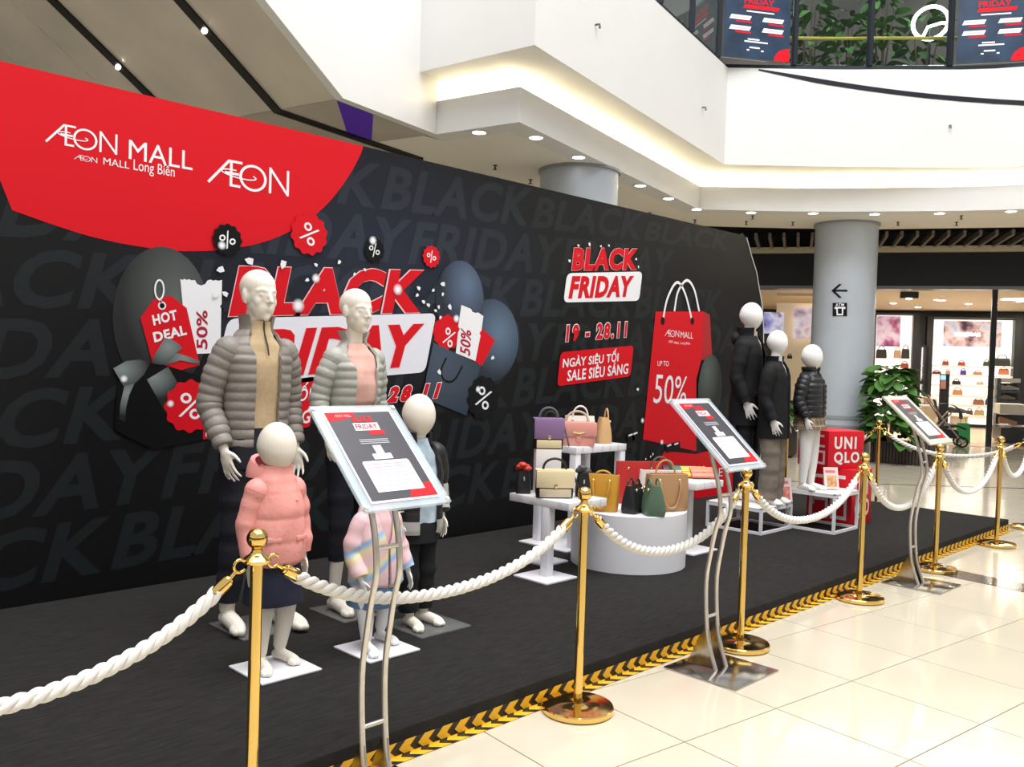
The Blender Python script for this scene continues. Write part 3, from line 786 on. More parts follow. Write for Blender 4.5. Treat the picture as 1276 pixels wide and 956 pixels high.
for (x, dep, lab) in ((1008, 1.25, 'leafy green shrub behind the balcony glass beside the navy poster'), (1053, 2.35, 'leafy green shrub set back in the middle of the balcony glass'), (1098, 1.25, 'leafy green shrub just left of the round lit sign above'), (1152, 2.35, 'leafy green shrub set back under the round lit sign above')):
    h = rail_hit(x, 60); d_ = Vector((h.x, h.y, 0)).normalized()
    p = Vector((h.x, h.y, 0)) + d_ * dep
    shrub('balcony_shrub', lab, (p.x, p.y, FZ1 - 0.06), 1.8, 0.36 if dep < 2 else 0.46, 130, UL, 'shrubs behind the balcony glass')
h = rail_hit(1160, 20); p = h + Vector((h.x, h.y, 0)).normalized() * 0.9
sg = thing('round_sign', 'round white glowing sign high behind the balcony glass', 'sign', (p.x, p.y, FZ1 + 0.78), math.atan2(p.y, p.x) - pi / 2)
b = MB(); b.tube([(0.26 * cos(2 * pi * k / 28), 0, 0.26 + 0.26 * sin(2 * pi * k / 28)) for k in range(28)], 0.03, 8, True); b.build('ring', emat('sign_white', (1, 0.98, 0.93), 5), sg, 40)
b = MB(); b.tube([(-0.12, 0, 0.02), (-0.04, 0, 0.2), (0.16, 0, 0.24), (0.34, 0, 0.2)], 0.025, 8); b.build('stroke', MATS['sign_white'], sg, 40)
b = MB(); b.tube([(0, 0.05, -0.86), (0, 0.05, 0.2)], 0.02, 6); b.build('pole', M_frame, sg, 40)

# ------------------------------------------------------------------ columns
M_col = mat('grey_column', (0.43, 0.47, 0.52), 0.36, noise=(1.5, 0.05))
M_colr = mat('column_ring', (0.28, 0.30, 0.32), 0.35)
def column(name, c, r, z0):
    b = MB(); b.lathe([(r, z0), (r, 2.2), (r - 0.003, 2.2), (r - 0.003, 2.205), (r, 2.205), (r, CZ)], 48, (c[0], c[1], 0))
    o = struct(name, b, M_col, smooth=40)
    b = MB(); b.lathe([(r, CZ - 0.03), (r + 0.03, CZ - 0.03), (r + 0.03, CZ), (r, CZ)], 48, (c[0], c[1], 0)); b.build('column_collar', M_colr, o, 40)
    b = MB(); b.lathe([(r, 0.66), (r + 0.012, 0.66), (r + 0.012, 0.72), (r, 0.72)], 48, (c[0], c[1], 0)); b.lathe([(r, 0.52), (r + 0.012, 0.52), (r + 0.012, 0.56), (r, 0.56)], 48, (c[0], c[1], 0)); b.build('column_band', M_colr, o, 40)
    return o
colA = column('column_1', (14.86, 6.77), 0.515, 0.0)
column('column_2', (8.88, 7.71), 0.515, 0.0)
# wayfinding marks wrapped on the nearer column
def oncol(px, py, c=(14.86, 6.77), r=0.519):
    d = ray(px, py); a = d.x ** 2 + d.y ** 2; bq = -2 * (d.x * c[0] + d.y * c[1]); cq = c[0] ** 2 + c[1] ** 2 - r * r
    t = (-bq - math.sqrt(bq * bq - 4 * a * cq)) / (2 * a); return CP + d * t
def colpoly(name, pts, m, r=0.528, holes=None): return poly_on(name, [oncol(x, y, r=r) for x, y in pts], m, colA)
for pts in (((1038, 361), (1056, 361), (1056, 363.5), (1038, 363.5)), ((1036, 362.2), (1045.5, 354), (1049, 354), (1040, 362.4), (1049, 371), (1045.5, 371))):
    colpoly('arrow_sign', pts, M_ink)
colpoly('machine_sign', ((1037.5, 377.5), (1055.5, 377.5), (1055.5, 394), (1037.5, 394)), M_ink, 0.530)
for pts in (((1040, 382.5), (1053.5, 382.5), (1053.5, 385), (1040, 385)), ((1042, 385), (1051, 385), (1050.5, 393), (1042.5, 393))): colpoly('machine_sign_mark', pts, M_wht, 0.533)
colpoly('machine_sign_mark', ((1044, 384.5), (1049, 384.5), (1049, 391), (1044, 391)), M_ink, 0.535)
vs, fs, _ = text2d('ATM', 0.02, 1.1)
MB().add([oncol(1041.2 + 10.5 * u, 381.6 - 3.4 * v, r=0.533) for u, v in vs], fs).build('machine_sign_lettering', M_wht, colA, 0)

# ------------------------------------------------------------------ downlights in the ceiling under the ledge
M_lamp = emat('downlight_glow', (1.0, 0.97, 0.9), 14)
for i, (x, y) in enumerate(((597, 164.5), (668, 171), (721, 195.5), (798, 231), (833, 247), (868, 260.5), (936, 264.5), (1013, 265.5), (1090, 266.5), (1171, 265.5), (1260, 263))):
    p = atz(x, y, CZ)
    nm = ['first', 'second', 'third', 'fourth', 'fifth', 'sixth', 'seventh', 'eighth', 'ninth', 'tenth', 'eleventh'][i]
    t = thing('downlight', 'round ceiling downlight, %s from the left along the white ledge' % nm, 'light', (p.x, p.y, CZ + 0.002), 0, 'downlights under the ledge')
    MB().lathe([(0.10, 0.0), (0.10, -0.012), (0.075, -0.012), (0.075, 0.0)], 20).build('trim_ring', M_white, t, 40)
    MB().lathe([(0.074, -0.004), (0.074, -0.009), (0.001, -0.014)], 20).build('bulb', M_lamp, t, 40)
M_spr = mat('sprinkler_brass', (0.12, 0.09, 0.06), 0.4, 0.6)
for i, (x, y) in enumerate(((617, 208), (661, 226), (810, 267), (866, 276), (938, 271), (930, 278), (988, 279), (1119, 279), (1198, 271), (1192, 279))):
    p = atz(x, y - 2, CZ)
    b = MB(); b.lathe([(0.03, 0), (0.03, -0.008), (0.012, -0.01), (0.012, -0.05), (0.03, -0.055), (0.03, -0.06)], 10)
    o = b.build('sprinkler', M_spr, None, 40); o.location = (p.x, p.y, CZ + 0.003)
    tag(o, 'small dark sprinkler head on the ceiling, %s from the left' % ['first', 'second', 'third', 'fourth', 'fifth', 'sixth', 'seventh', 'eighth', 'ninth', 'tenth'][i], 'sprinkler', 'sprinklers on the ceiling')

# ------------------------------------------------------------------ escalator overhead
AX = Vector((cos(radians(13)), sin(radians(13)), 0)); BX = Vector((-sin(radians(13)), cos(radians(13)), 0))
e0 = atz(533, 168, CZ); e0 = Vector((e0.x, e0.y, 0))
bend = atz(416, 124.5, CZ); tb_ = (Vector((bend.x, bend.y, 0)) - e0).dot(AX)
esc = thing('escalator', 'escalator overhead with white side and beige panelled underside', 'escalator', (e0.x, e0.y, CZ))
def ez(t): return 0.0 if t > tb_ else (tb_ - t) * math.tan(radians(30))
def EP(t, s_, dz=0.0): return AX * t + BX * s_ + Vector((0, 0, ez(t) + dz))
M_sof = mat('soffit_metal', (0.70, 0.64, 0.55), 0.24, 0.2, noise=(1.4, 0.10))
M_side = mat('escalator_white', (0.80, 0.79, 0.77), 0.35)
TS_ = [-9.5, -6.0, tb_, 0.02]
b = MB(); vs = []
for s_ in (0.0, -0.10):
    for t in TS_: vs += [EP(t, s_), EP(t, s_, 2.3 if t > tb_ - 0.1 else 2.6)]
n_ = len(TS_) * 2
fs = [(2 * i, 2 * i + 2, 2 * i + 3, 2 * i + 1) for i in range(3)] + [(n_ + 2 * i, n_ + 2 * i + 1, n_ + 2 * i + 3, n_ + 2 * i + 2) for i in range(3)]
fs += [(2 * i, n_ + 2 * i, n_ + 2 * i + 2, 2 * i + 2) for i in range(3)] + [(0, 1, n_ + 1, n_), (n_ - 2, 2 * n_ - 2, 2 * n_ - 1, n_ - 1)]
b.add(vs, fs).build('side_panel', M_side, esc, 0, fix=True)
M_groove = mat('soffit_groove', (0.012, 0.010, 0.010), 0.3)
lanes = [(0.0, 0.76), (0.86, 2.28), (2.38, 2.90), (2.915, 3.8), (3.815, 4.9)]
M_purp = mat('purple_reflection', (0.13, 0.035, 0.62), 0.3)
for li, (s0, s1) in enumerate(lanes):
    cuts = [-9.5, -7.2, -4.9, -3.2, tb_, tb_ + 0.55, 2.6] if li else [-9.5, -7.2, -4.9, -3.2, tb_, tb_ + 0.62, 0.02]
    for j, (t0, t1) in enumerate(zip(cuts, cuts[1:])):
        t0 += 0.004; t1 -= 0.004
        b = MB(); b.add([EP(t0, s0), EP(t1, s0), EP(t1, s1), EP(t0, s1), EP(t0, s0, 0.05), EP(t1, s0, 0.05), EP(t1, s1, 0.05), EP(t0, s1, 0.05)],
                        [(0, 3, 2, 1), (4, 5, 6, 7), (0, 1, 5, 4), (1, 2, 6, 5), (2, 3, 7, 6), (3, 0, 4, 7)])
        if li and t1 > 0.5 : pass
        b.build('soffit_panel', M_sof, esc, 0)
    if li == 0:
        MB().add([EP(t_, s_, z_) for z_ in (-0.006, -0.001) for t_, s_ in ((tb_ + 0.03, 0.01), (tb_ + 0.57, 0.01), (tb_ + 1.40, 0.75), (tb_ + 0.98, 0.75))], [(0, 3, 2, 1), (4, 5, 6, 7), (0, 1, 5, 4), (1, 2, 6, 5), (2, 3, 7, 6), (3, 0, 4, 7)]).build('purple_reflection', M_purp, esc, 0)  # flat purple sheet painted in for purple light mirrored by the glossy soffit
    if li < 2:
        g0, g1 = s1 - 0.002, lanes[li + 1][0] + 0.002
        for t0, t1 in ((-9.5, tb_), (tb_, 0.9)):
            MB().add([EP(t0, g0, -0.03), EP(t1, g0, -0.03), EP(t1, g1, -0.03), EP(t0, g1, -0.03), EP(t0, g0, 0.05), EP(t1, g0, 0.05), EP(t1, g1, 0.05), EP(t0, g1, 0.05)],
                     [(0, 3, 2, 1), (4, 5, 6, 7), (0, 1, 5, 4), (1, 2, 6, 5), (2, 3, 7, 6), (3, 0, 4, 7)]).build('soffit_groove', M_groove, esc, 0)
        MB().sphere(EP(tb_ - (0.93, 0.80)[li], (g0 + g1) / 2, -0.035), 0.028, 10, 6).build('soffit_lamp', M_lamp, esc, 60)
# ================================================================== SHOP AT THE BACK
SE = Vector((0.455, -0.8905, 0)).normalized(); SN = Vector((0.8905, 0.455, 0)).normalized()
S0 = Vector((19.75, 5.80, 0))
SA = math.atan2(SE.y, SE.x)
def SP(s_, n, z): return S0 + SE * s_ + SN * n + Vector((0, 0, z))
def sbox(b, s0, s1, n0, n1, z0, z1):
    c = SP((s0 + s1) / 2, (n0 + n1) / 2, (z0 + z1) / 2); return b.box(c, (s1 - s0, n1 - n0, z1 - z0), SA)
M_shopblk = mat('shop_black', (0.014, 0.015, 0.018), 0.4)
M_shopwhite = mat('shop_white', (0.82, 0.78, 0.72), 0.5)
M_strip = mat('cream_band', (0.72, 0.64, 0.47), 0.5)
struct('wall_shop_fascia', sbox(MB(), -8, 6, 0, 0.35, 3.30, 3.99), M_shopblk, smooth=0)
struct('trim_5', sbox(MB(), -8, 6, -0.12, 0.3, 4.0, 4.12), M_strip, smooth=0)
struct('trim_6', sbox(MB(), -8, 6, -0.02, 0.37, 3.235, 3.298), mat('shop_lintel', (0.22, 0.22, 0.23), 0.3, 0.5), smooth=0)
struct('wall_recess', sbox(MB(), -8, 6, 0.3, 0.5, 4.0, 4.9), M_shopblk, smooth=0)
rec_ = struct('ceiling_recess', sbox(MB(), -8, 2.2, -3.0, 0.3, 4.45, 4.55), M_shopblk, smooth=0)
# slanting baffles
M_baf = mat('baffle_bronze', (0.34, 0.30, 0.26), 0.3, 0.5)
bf = MB().box((0, 0, 0), (0.055, 1.7, 0.10)).mesh('ceiling_baffle', M_baf, 0)
for k in range(42):
    s_ = -7.4 + k * 0.27
    p = SP(s_, -1.0, 4.13)
    o = link('ceiling_baffle', bf, rec_); o.location = p; o.rotation_euler = (0, 0, SA)
# interior shell
ND = 7.2
struct('floor_shop', sbox(MB(), -8, 6, 0.0, ND + 0.2, -0.004, 0.004), mat('shop_floor_wood', (0.55, 0.40, 0.24), 0.22, noise=(5, 0.12), stretch=(1, 8, 1)), smooth=0)
struct('ceiling_shop', sbox(MB(), -8, 6, 0.36, ND + 0.2, 3.24, 3.30), mat('shop_ceiling', (0.80, 0.72, 0.60), 0.6), smooth=0)
struct('wall_shop_back', sbox(MB(), -8, 6, ND, ND + 0.2, 0, 3.24), M_shopblk, smooth=0)
struct('wall_shop_left', sbox(MB(), -8.2, -8, 0.36, ND, 0, 3.24), M_shopblk, smooth=0)
struct('wall_shop_right', sbox(MB(), 6, 6.2, 0.36, ND, 0, 3.24), M_shopwhite, smooth=0)
for i, (s_, n) in enumerate(((-3.0, 2.0), (-0.8, 3.6), (0.9, 2.4), (2.4, 4.4))):
    p = SP(s_, n, 3.22)
    l = bpy.data.lights.new('shop_ceiling_lamp', 'AREA'); l.shape = 'DISK'; l.size = 0.7; l.energy = 75; l.color = (1.0, 0.90, 0.76)
    o = bpy.data.objects.new('shop_ceiling_lamp', l); COL.objects.link(o); o.location = p
SBN = (SN.x, SN.y, 0)
def sb(px, py, n): return atplane(px, py, SP(0, n, 0), SBN)
def suv(p): d = Vector((p.x, p.y, 0)) - S0; return d.dot(SE), d.dot(SN)
def sflat(name, pts, n, m, parent=None):
    return poly_on(name, [sb(x, y, n) for x, y in pts], m, parent)
def srect(b, x0, y0, x1, y1, n, th):
    """box on the plane n deep in the shop, given by its photo rectangle, th thick towards the viewer"""
    a, c = sb(x0, y0, n), sb(x1, y1, n); s0, s1 = suv(a)[0], suv(c)[0]
    return sbox(b, min(s0, s1), max(s0, s1), n - th, n, min(a.z, c.z), max(a.z, c.z))
# lit display panels on the back wall
M_lit = mat('lit_backing', (0.92, 0.86, 0.78), 0.5, emit=0.75)
M_shelf = mat('glass_shelf_edge', (0.85, 0.80, 0.74), 0.3)
def pic(name, x0, y0, x1, y1, n, parent, cols):
    """printed photograph: patches of colour in a procedural print"""
    m = bpy.data.materials.new(name); m.use_nodes = True; nt_ = m.node_tree; b_ = nt_.nodes['Principled BSDF']; b_.inputs['Roughness'].default_value = 0.35
    t_ = nt_.nodes.new('ShaderNodeTexCoord'); v_ = nt_.nodes.new('ShaderNodeTexNoise'); v_.inputs['Scale'].default_value = 2.6; v_.inputs['Detail'].default_value = 3
    r_ = nt_.nodes.new('ShaderNodeValToRGB'); r_.color_ramp.interpolation = 'LINEAR'
    els = r_.color_ramp.elements
    while len(els) < len(cols): els.new(0.5)
    for i, c in enumerate(cols): els[i].position = 0.30 + 0.42 * i / (len(cols) - 1); els[i].color = (*c, 1)
    nt_.links.new(t_.outputs['Object'], v_.inputs['Vector']); nt_.links.new(v_.outputs['Fac'], r_.inputs[0]); nt_.links.new(r_.outputs[0], b_.inputs['Base Color'])
    nt_.links.new(r_.outputs[0], b_.inputs['Emission Color']); b_.inputs['Emission Strength'].default_value = 0.35
    b = MB(); srect(b, x0, y0, x1, y1, n, 0.02); return b.build('poster', m, parent, 0)
def unit(name, label, x0, y0, x1, y1, shelf_px, n=ND, th=0.12):
    a = sb((x0 + x1) / 2, y1, n)
    t = thing(name, label, 'shelf', (a.x, a.y, 0))
    def part(nm, mb, m): return at_o(mb, t).build(nm, m, t, 0)
    b = MB(); srect(b, x0, y0, x1, y1, n, 0.05); part('backing', b, M_lit)
    for (fx0, fy0, fx1, fy1) in ((x0 - 2, y0 - 2, x0, y1), (x1, y0 - 2, x1 + 2, y1), (x0 - 2, y0 - 3, x1 + 2, y0)):
        b = MB(); srect(b, fx0, fy0, fx1, fy1, n - 0.005, 0.34); part('frame', b, M_shopblk)
    for y in shelf_px:
        b = MB(); srect(b, x0 + 1, y, x1 - 1, y + 1.1, n - 0.06, 0.26); part('shelf_board', b, M_shelf)
    return t
unit('display_shelf', 'tall lit shelf wall of small handbags behind the pushchair', 1156, 398, 1262, 531, (456.5, 468, 480.5, 493.5, 505, 518))
u2 = unit('display_shelf', 'narrow lit shelf wall with a crowd poster beside the grey column', 1086, 393, 1137, 520, (447, 459, 474, 490))
unit('display_shelf', 'slim lit niche between the two shelf walls of the shop', 1143, 433, 1150, 518, (455, 466, 479, 492))
_pp = pic('print_woman', 1176, 400, 1247, 433, ND - 0.10, None, [(0.05, 0.02, 0.06), (0.45, 0.28, 0.30), (0.75, 0.62, 0.62), (0.45, 0.55, 0.80), (0.10, 0.09, 0.20)])
_pp.name = 'poster'; tag(_pp, 'wide poster of people above the lit bag shelves', 'poster')
_p3 = sb(1190, 418.5, ND - 0.13); _p4 = sb(1222, 415, ND - 0.13)
text_on('poster_lettering', 'HANDBAG', _p3, SE * (suv(_p4)[0] - suv(_p3)[0]), Vector((0, 0, _p4.z - _p3.z)), emat('sign_white', (1, 0.98, 0.93), 5), None, 0.02)
_pl = bpy.data.objects['poster_lettering'] if 'poster_lettering' in bpy.data.objects else None
for o in list(bpy.data.objects):
    if o.name.startswith('poster_lettering') and o.parent is None: o.parent = _pp
_pq = pic('print_crowd', 1093, 394, 1121, 432, ND - 0.10, None, [(0.10, 0.02, 0.08), (0.40, 0.08, 0.20), (0.62, 0.45, 0.60), (0.70, 0.60, 0.66), (0.20, 0.12, 0.24)])
tag(_pq, 'upright purple poster above the narrow shelf beside the column', 'poster')
# bags on the shelves
def mini_bag(px, py, w, h, col, label, n=ND - 0.07, handle=True, group='handbags on the lit shop shelves'):
    p0 = sb(px, py + h / 2, n - 0.1); W = w * (p0 - CP).dot(FW) / FPX; H = h * (p0 - CP).dot(FW) / FPX
    t = thing('handbag', label, 'handbag', p0, SA, group)
    m = mat('leather_%d_%d_%d' % tuple(int(c * 99) for c in col), col, 0.45)
    b = MB(); D = 0.10
    b.loft([[(x * W / 2 * k, y * D / 2 * k2, z) for x, y in ((-1, -1), (-0.9, -1), (0.9, -1), (1, -1), (1, 1), (-1, 1))] for z, k, k2 in ((0, 1, 1), (H * 0.1, 1.03, 1.05), (H * 0.8, 0.95, 0.8), (H, 0.88, 0.45))])
    b.build('bag_body', m, t, 30)
    if handle:
        MB().tube([(-W * 0.3, 0, H * 0.95), (-W * 0.24, 0, H * 1.3), (0, 0, H * 1.45), (W * 0.24, 0, H * 1.3), (W * 0.3, 0, H * 0.95)], 0.012, 6).build('handle', m, t, 40)
    b = MB(); b.box((0, -D * 0.52, H * 0.62), (W * 0.92, 0.008, H * 0.45)); b.build('flap', m, t, 0)
    return t
for args in ((1178, 453, 7, 5.5, (0.35, 0.09, 0.05), 'small brown bag on the upper left of the lit shelves'), (1198, 453.5, 8, 4.5, (0.45, 0.07, 0.05), 'small reddish bag on the upper lit shelf'),
             (1167, 465, 10, 4, (0.16, 0.01, 0.02), 'dark red flat bag on the second lit shelf'), (1181, 464.5, 5, 5, (0.45, 0.30, 0.22), 'tan pouch beside the dark red flat bag'),
             (1200, 464.5, 6.5, 5.5, (0.10, 0.04, 0.30), 'small purple bag on the lit shelf'), (1229, 453.5, 7, 5.5, (0.02, 0.10, 0.05), 'small dark green bag high on the right of the lit shelves'),
             (1191.5, 477.5, 9.5, 5.5, (0.02, 0.015, 0.012), 'small black bag in the middle of the lit shelves'), (1193, 489.5, 11, 7, (0.55, 0.26, 0.13), 'orange tan bag below the small black bag'),
             (1218, 465.5, 10, 4, (0.50, 0.30, 0.20), 'slim tan clutch below the dark green bag'), (1219, 501.5, 12, 6.5, (0.30, 0.13, 0.07), 'brown patterned bag low on the right of the lit shelves'),
             (1231, 501.5, 6, 6.5, (0.03, 0.035, 0.08), 'navy pouch beside the brown patterned bag'), (1220, 514.5, 10.5, 6.5, (0.50, 0.34, 0.14), 'gold patterned bag on the bottom lit shelf'),
             (1208, 514.5, 7, 6, (0.16, 0.06, 0.05), 'dark maroon bag on the bottom lit shelf'), (1221, 478, 8, 3.5, (0.55, 0.42, 0.33), 'pale clutch in the right column of the lit shelves')):
    mini_bag(*args)
for args in ((1248.5, 451.5, 18, 9.5, (0.03, 0.035, 0.035), 'large black satchel hung behind the glass front'), (1250.5, 463.5, 11, 7, (0.66, 0.20, 0.10), 'orange red bag below the large black satchel')):
    mini_bag(*args)
for args in ((1098, 441, 12, 11, (0.02, 0.018, 0.016), 'black rucksack on the shelf beside the grey column'), (1118, 441.5, 8, 10, (0.62, 0.40, 0.26), 'tan tote on the shelf beside the grey column'),
             (1128, 441, 9, 12, (0.025, 0.02, 0.022), 'black tote at the end of the shelf beside the column'), (1127, 456, 9, 6, (0.42, 0.05, 0.03), 'red bag below the black tote by the column'),
             (1143.8, 453, 4, 3.6, (0.35, 0.10, 0.05), 'tiny brown purse in the slim lit niche'), (1146.6, 476.5, 6, 4.6, (0.04, 0.03, 0.02), 'tiny black purse in the slim lit niche')):
    mini_bag(*args)
# left neighbour: screens seen between backdrop and column
def sthing(name, label, cat, x0, y0, x1, y1, n, m, th=0.05):
    b = MB(); srect(b, x0, y0, x1, y1, n, th); o = b.build(name, m, None, 0); return tag(o, label, cat)
t = pic('print_screen', 952, 389, 976, 416, 1.2, None, [(0.10, 0.10, 0.30), (0.45, 0.45, 0.90), (0.75, 0.75, 0.95), (0.08, 0.08, 0.25)]); t.name = 'screen'; tag(t, 'blue lit screen beside the tall black coat mannequin', 'screen')
t = pic('print_room', 989, 383, 1014, 422, 1.6, None, [(0.20, 0.10, 0.10), (0.60, 0.50, 0.62), (0.78, 0.72, 0.78), (0.65, 0.35, 0.30)]); tag(t, 'upright pale lilac poster left of the grey column', 'poster')
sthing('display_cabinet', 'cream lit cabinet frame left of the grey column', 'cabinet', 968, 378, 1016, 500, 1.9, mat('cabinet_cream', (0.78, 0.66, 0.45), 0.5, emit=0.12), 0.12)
sthing('header_beam', 'cream beam across the shop entrance left of the column', 'beam', 969, 362.5, 1016, 369.5, 1.5, M_strip, 0.12)
for i, (x, y, w, h, c, lab) in enumerate(((1012, 434, 7, 9, (0.02, 0.02, 0.02), 'black bag left of the column behind the dark child mannequin'), (984, 445, 6, 4, (0.03, 0.03, 0.03), 'small black purse behind the dark mannequins'))):
    mini_bag(x, y, w, h, c, lab, 1.7, True, None)
# shop front: door frame, glass, track spotlight
fr = thing('door_2', 'dark framed glass shop front right of the entrance', 'door', SP(0.0, 0.1, 0))
fr['kind'] = 'structure'
del fr['category']
def fpart(nm, mb, m): return at_o(mb, fr).build(nm, m, fr, 0)
fpart('frame', sbox(MB(), -0.05, 0.05, 0.08, 0.16, 0.004, 3.235), M_shopblk)
fpart('frame', sbox(MB(), 2.0, 2.08, 0.08, 0.16, 0.004, 3.235), M_shopblk)
fpart('frame', sbox(MB(), -8, -7.9, 0.08, 0.16, 0.004, 3.235), M_shopblk)
fpart('pane', sbox(MB(), 0.06, 1.99, 0.115, 0.125, 0.01, 3.23), M_glass)
sp = sb(1133, 366, 0.8)
t = thing('spotlight', 'black box spotlight on the shop ceiling right of the column', 'light', (sp.x, sp.y, 3.239), SA)
MB().box((0, 0, -0.07), (0.36, 0.18, 0.13)).build('housing', M_shopblk, t, 0)
MB().lathe([(0.06, -0.136), (0.06, -0.16), (0.001, -0.165)], 14).build('lens', M_lamp, t, 40)
for i, (x, y) in enumerate(((1113, 378), (1144, 383), (1168, 374), (1174, 374.5), (1207, 379), (1271, 376))):
    p = atz(x, y, 3.235)
    o = MB().lathe([(0.07, 0.0), (0.07, -0.01), (0.001, -0.012)], 14).build('downlight', M_lamp, None, 40); o.location = (p.x, p.y, 3.238)
    tag(o, 'round downlight in the shop ceiling, %s from the left' % ['first', 'second', 'third', 'fourth', 'fifth', 'sixth'][i], 'light', 'shop ceiling downlights')
# shoe counter at the right, tables, kiosk
def furn(name, label, cat, parts):
    a = None; t = None
    for nm, (x0, y0, x1, y1), n, th, m in parts:
        mb = MB(); srect(mb, x0, y0, x1, y1, n, th)
        if t is None:
            a = sb((x0 + x1) / 2, y1, n - th / 2); t = thing(name, label, cat, (a.x, a.y, 0))
        at_o(mb, t).build(nm, m, t, 0)
    return t
M_dk = mat('counter_dark', (0.035, 0.04, 0.055), 0.3)
furn('shoe_counter', 'dark counter with white top and open shoe shelf behind the glass', 'counter', [('base', (1240, 531, 1284, 552), 1.5, 0.6, M_dk), ('shelf_board', (1240, 528.5, 1284, 530.8), 1.5, 0.6, M_shopwhite), ('back_panel', (1240, 516, 1284, 528.3), 1.5, 0.1, M_dk), ('white_top', (1239, 502, 1270, 515.8), 1.5, 0.6, M_shopwhite)])
furn('shoe_rack', 'dark two tier rack of shoes on the far side of the glass', 'rack', [('upper_board', (1241, 471, 1268, 477), 3.2, 0.3, mat('rack_grey', (0.25, 0.24, 0.23), 0.4)), ('lower_board', (1241, 486, 1268, 490), 3.2, 0.3, M_dk), ('back_board', (1241, 477.2, 1268, 505), 3.2, 0.03, M_dk), ('side_panel', (1239.5, 471, 1241, 545), 3.2, 0.3, M_dk), ('bottom_board', (1241, 498, 1268, 502), 3.2, 0.3, M_dk)])
furn('display_table', 'white display table behind the leafy plant in the shop', 'table', [('table_top', (1130, 503, 1172, 507), 4.2, 0.7, M_shopwhite), ('pedestal', (1136, 507, 1166, 545), 4.3, 0.4, M_shopwhite)])
furn('display_table', 'low white table of dark shoes beside the kiosk', 'table', [('table_top', (1180, 515, 1206, 518), 5.0, 0.7, M_shopwhite), ('pedestal', (1184, 518, 1202, 536), 5.1, 0.4, M_shopwhite)])
furn('kiosk', 'tall black information kiosk with a blue screen', 'kiosk', [('cabinet', (1171, 466, 1179.5, 535), 3.4, 0.14, M_shopblk), ('screen', (1172.2, 467.5, 1178.4, 473.5), 3.25, 0.01, emat('kiosk_blue', (0.25, 0.55, 0.95), 1.4)), ('picture', (1172.2, 474, 1178.4, 485), 3.25, 0.01, mat('kiosk_print', (0.32, 0.16, 0.14), 0.4, noise=(4, 0.6)))])
def shoe(px, py, n, s_, col, label, grp, rz=0.0):
    p = sb(px, py, n)
    b = MB()
    b.loft([[(x, y * wy, z * hz) for y, z in ((-1, 0), (-1, 0.5), (-0.6, 1), (0.6, 1), (1, 0.5), (1, 0))] for x, wy, hz in ((-0.14, 0.03, 0.10), (-0.10, 0.04, 0.11), (-0.02, 0.04, 0.09), (0.06, 0.045, 0.06), (0.13, 0.03, 0.045))])
    o = b.build('shoe', mat('shoe_%d' % int(col[0] * 200), col, 0.4), None, 40); o.location = p; o.rotation_euler = (0, 0, SA + rz); o.scale = (s_, s_, s_)
    return tag(o, label, 'shoe', grp)
for i, (x, y, n) in enumerate(((1246, 485.8, 3.05), (1254, 485.8, 3.05), (1262, 485.8, 3.05))): shoe(x, y, n, 1.0, (0.62, 0.55, 0.45), 'pale shoe on the upper tier of the shoe rack, %s from the left' % ['first', 'second', 'third'][i], 'shoes on the rack')
for i, (x, y, n) in enumerate(((1247, 497.8, 3.05), (1257, 497.8, 3.05))): shoe(x, y, n, 1.0, (0.40, 0.30, 0.24), 'brown shoe on the lower tier of the shoe rack, %s from the left' % ['first', 'second'][i], 'shoes on the rack')
shoe(1256, 528.3, 1.15, 1.3, (0.45, 0.22, 0.14), 'brown shoe on the shelf of the dark counter', None)
shoe(1192, 514.8, 4.6, 1.4, (0.015, 0.015, 0.016), 'black boot on the low white table by the kiosk', None)
shoe(1200, 514.8, 4.75, 1.2, (0.03, 0.03, 0.03), 'charcoal boot at the right end of the low white table', None)
# goods heaped on the white table
for i, (x, c) in enumerate(((1138, (0.75, 0.55, 0.45)), (1147, (0.80, 0.72, 0.66)), (1156, (0.62, 0.30, 0.24)), (1164, (0.82, 0.76, 0.70)))):
    mini_bag(x, 499, 7, 7, c, ['peach', 'ivory', 'rust', 'chalk white'][i] + ' bag on the white table behind the plant', 3.75, True, None)
gp = atz(1200, 536, 0)
t = thing('paper_bag', 'bright green carrier bag on the shop floor by the pushchair', 'bag', SP(suv(sb(1200, 530, 1.0))[0], 1.0, 0.005), SA)
MB().loft([[(x * 0.14 * k, y * 0.08 * k, z) for x, y in ((-1, -1), (1, -1), (1, 1), (-1, 1))] for z, k in ((0, 1), (0.3, 0.95), (0.42, 0.8))]).build('bag_body', mat('green_bag', (0.05, 0.45, 0.16), 0.5), t, 30)
MB().tube([(-0.06, 0, 0.41), (-0.04, 0, 0.52), (0.04, 0, 0.52), (0.06, 0, 0.41)], 0.008, 6).build('handle', MATS['green_bag'], t, 40)

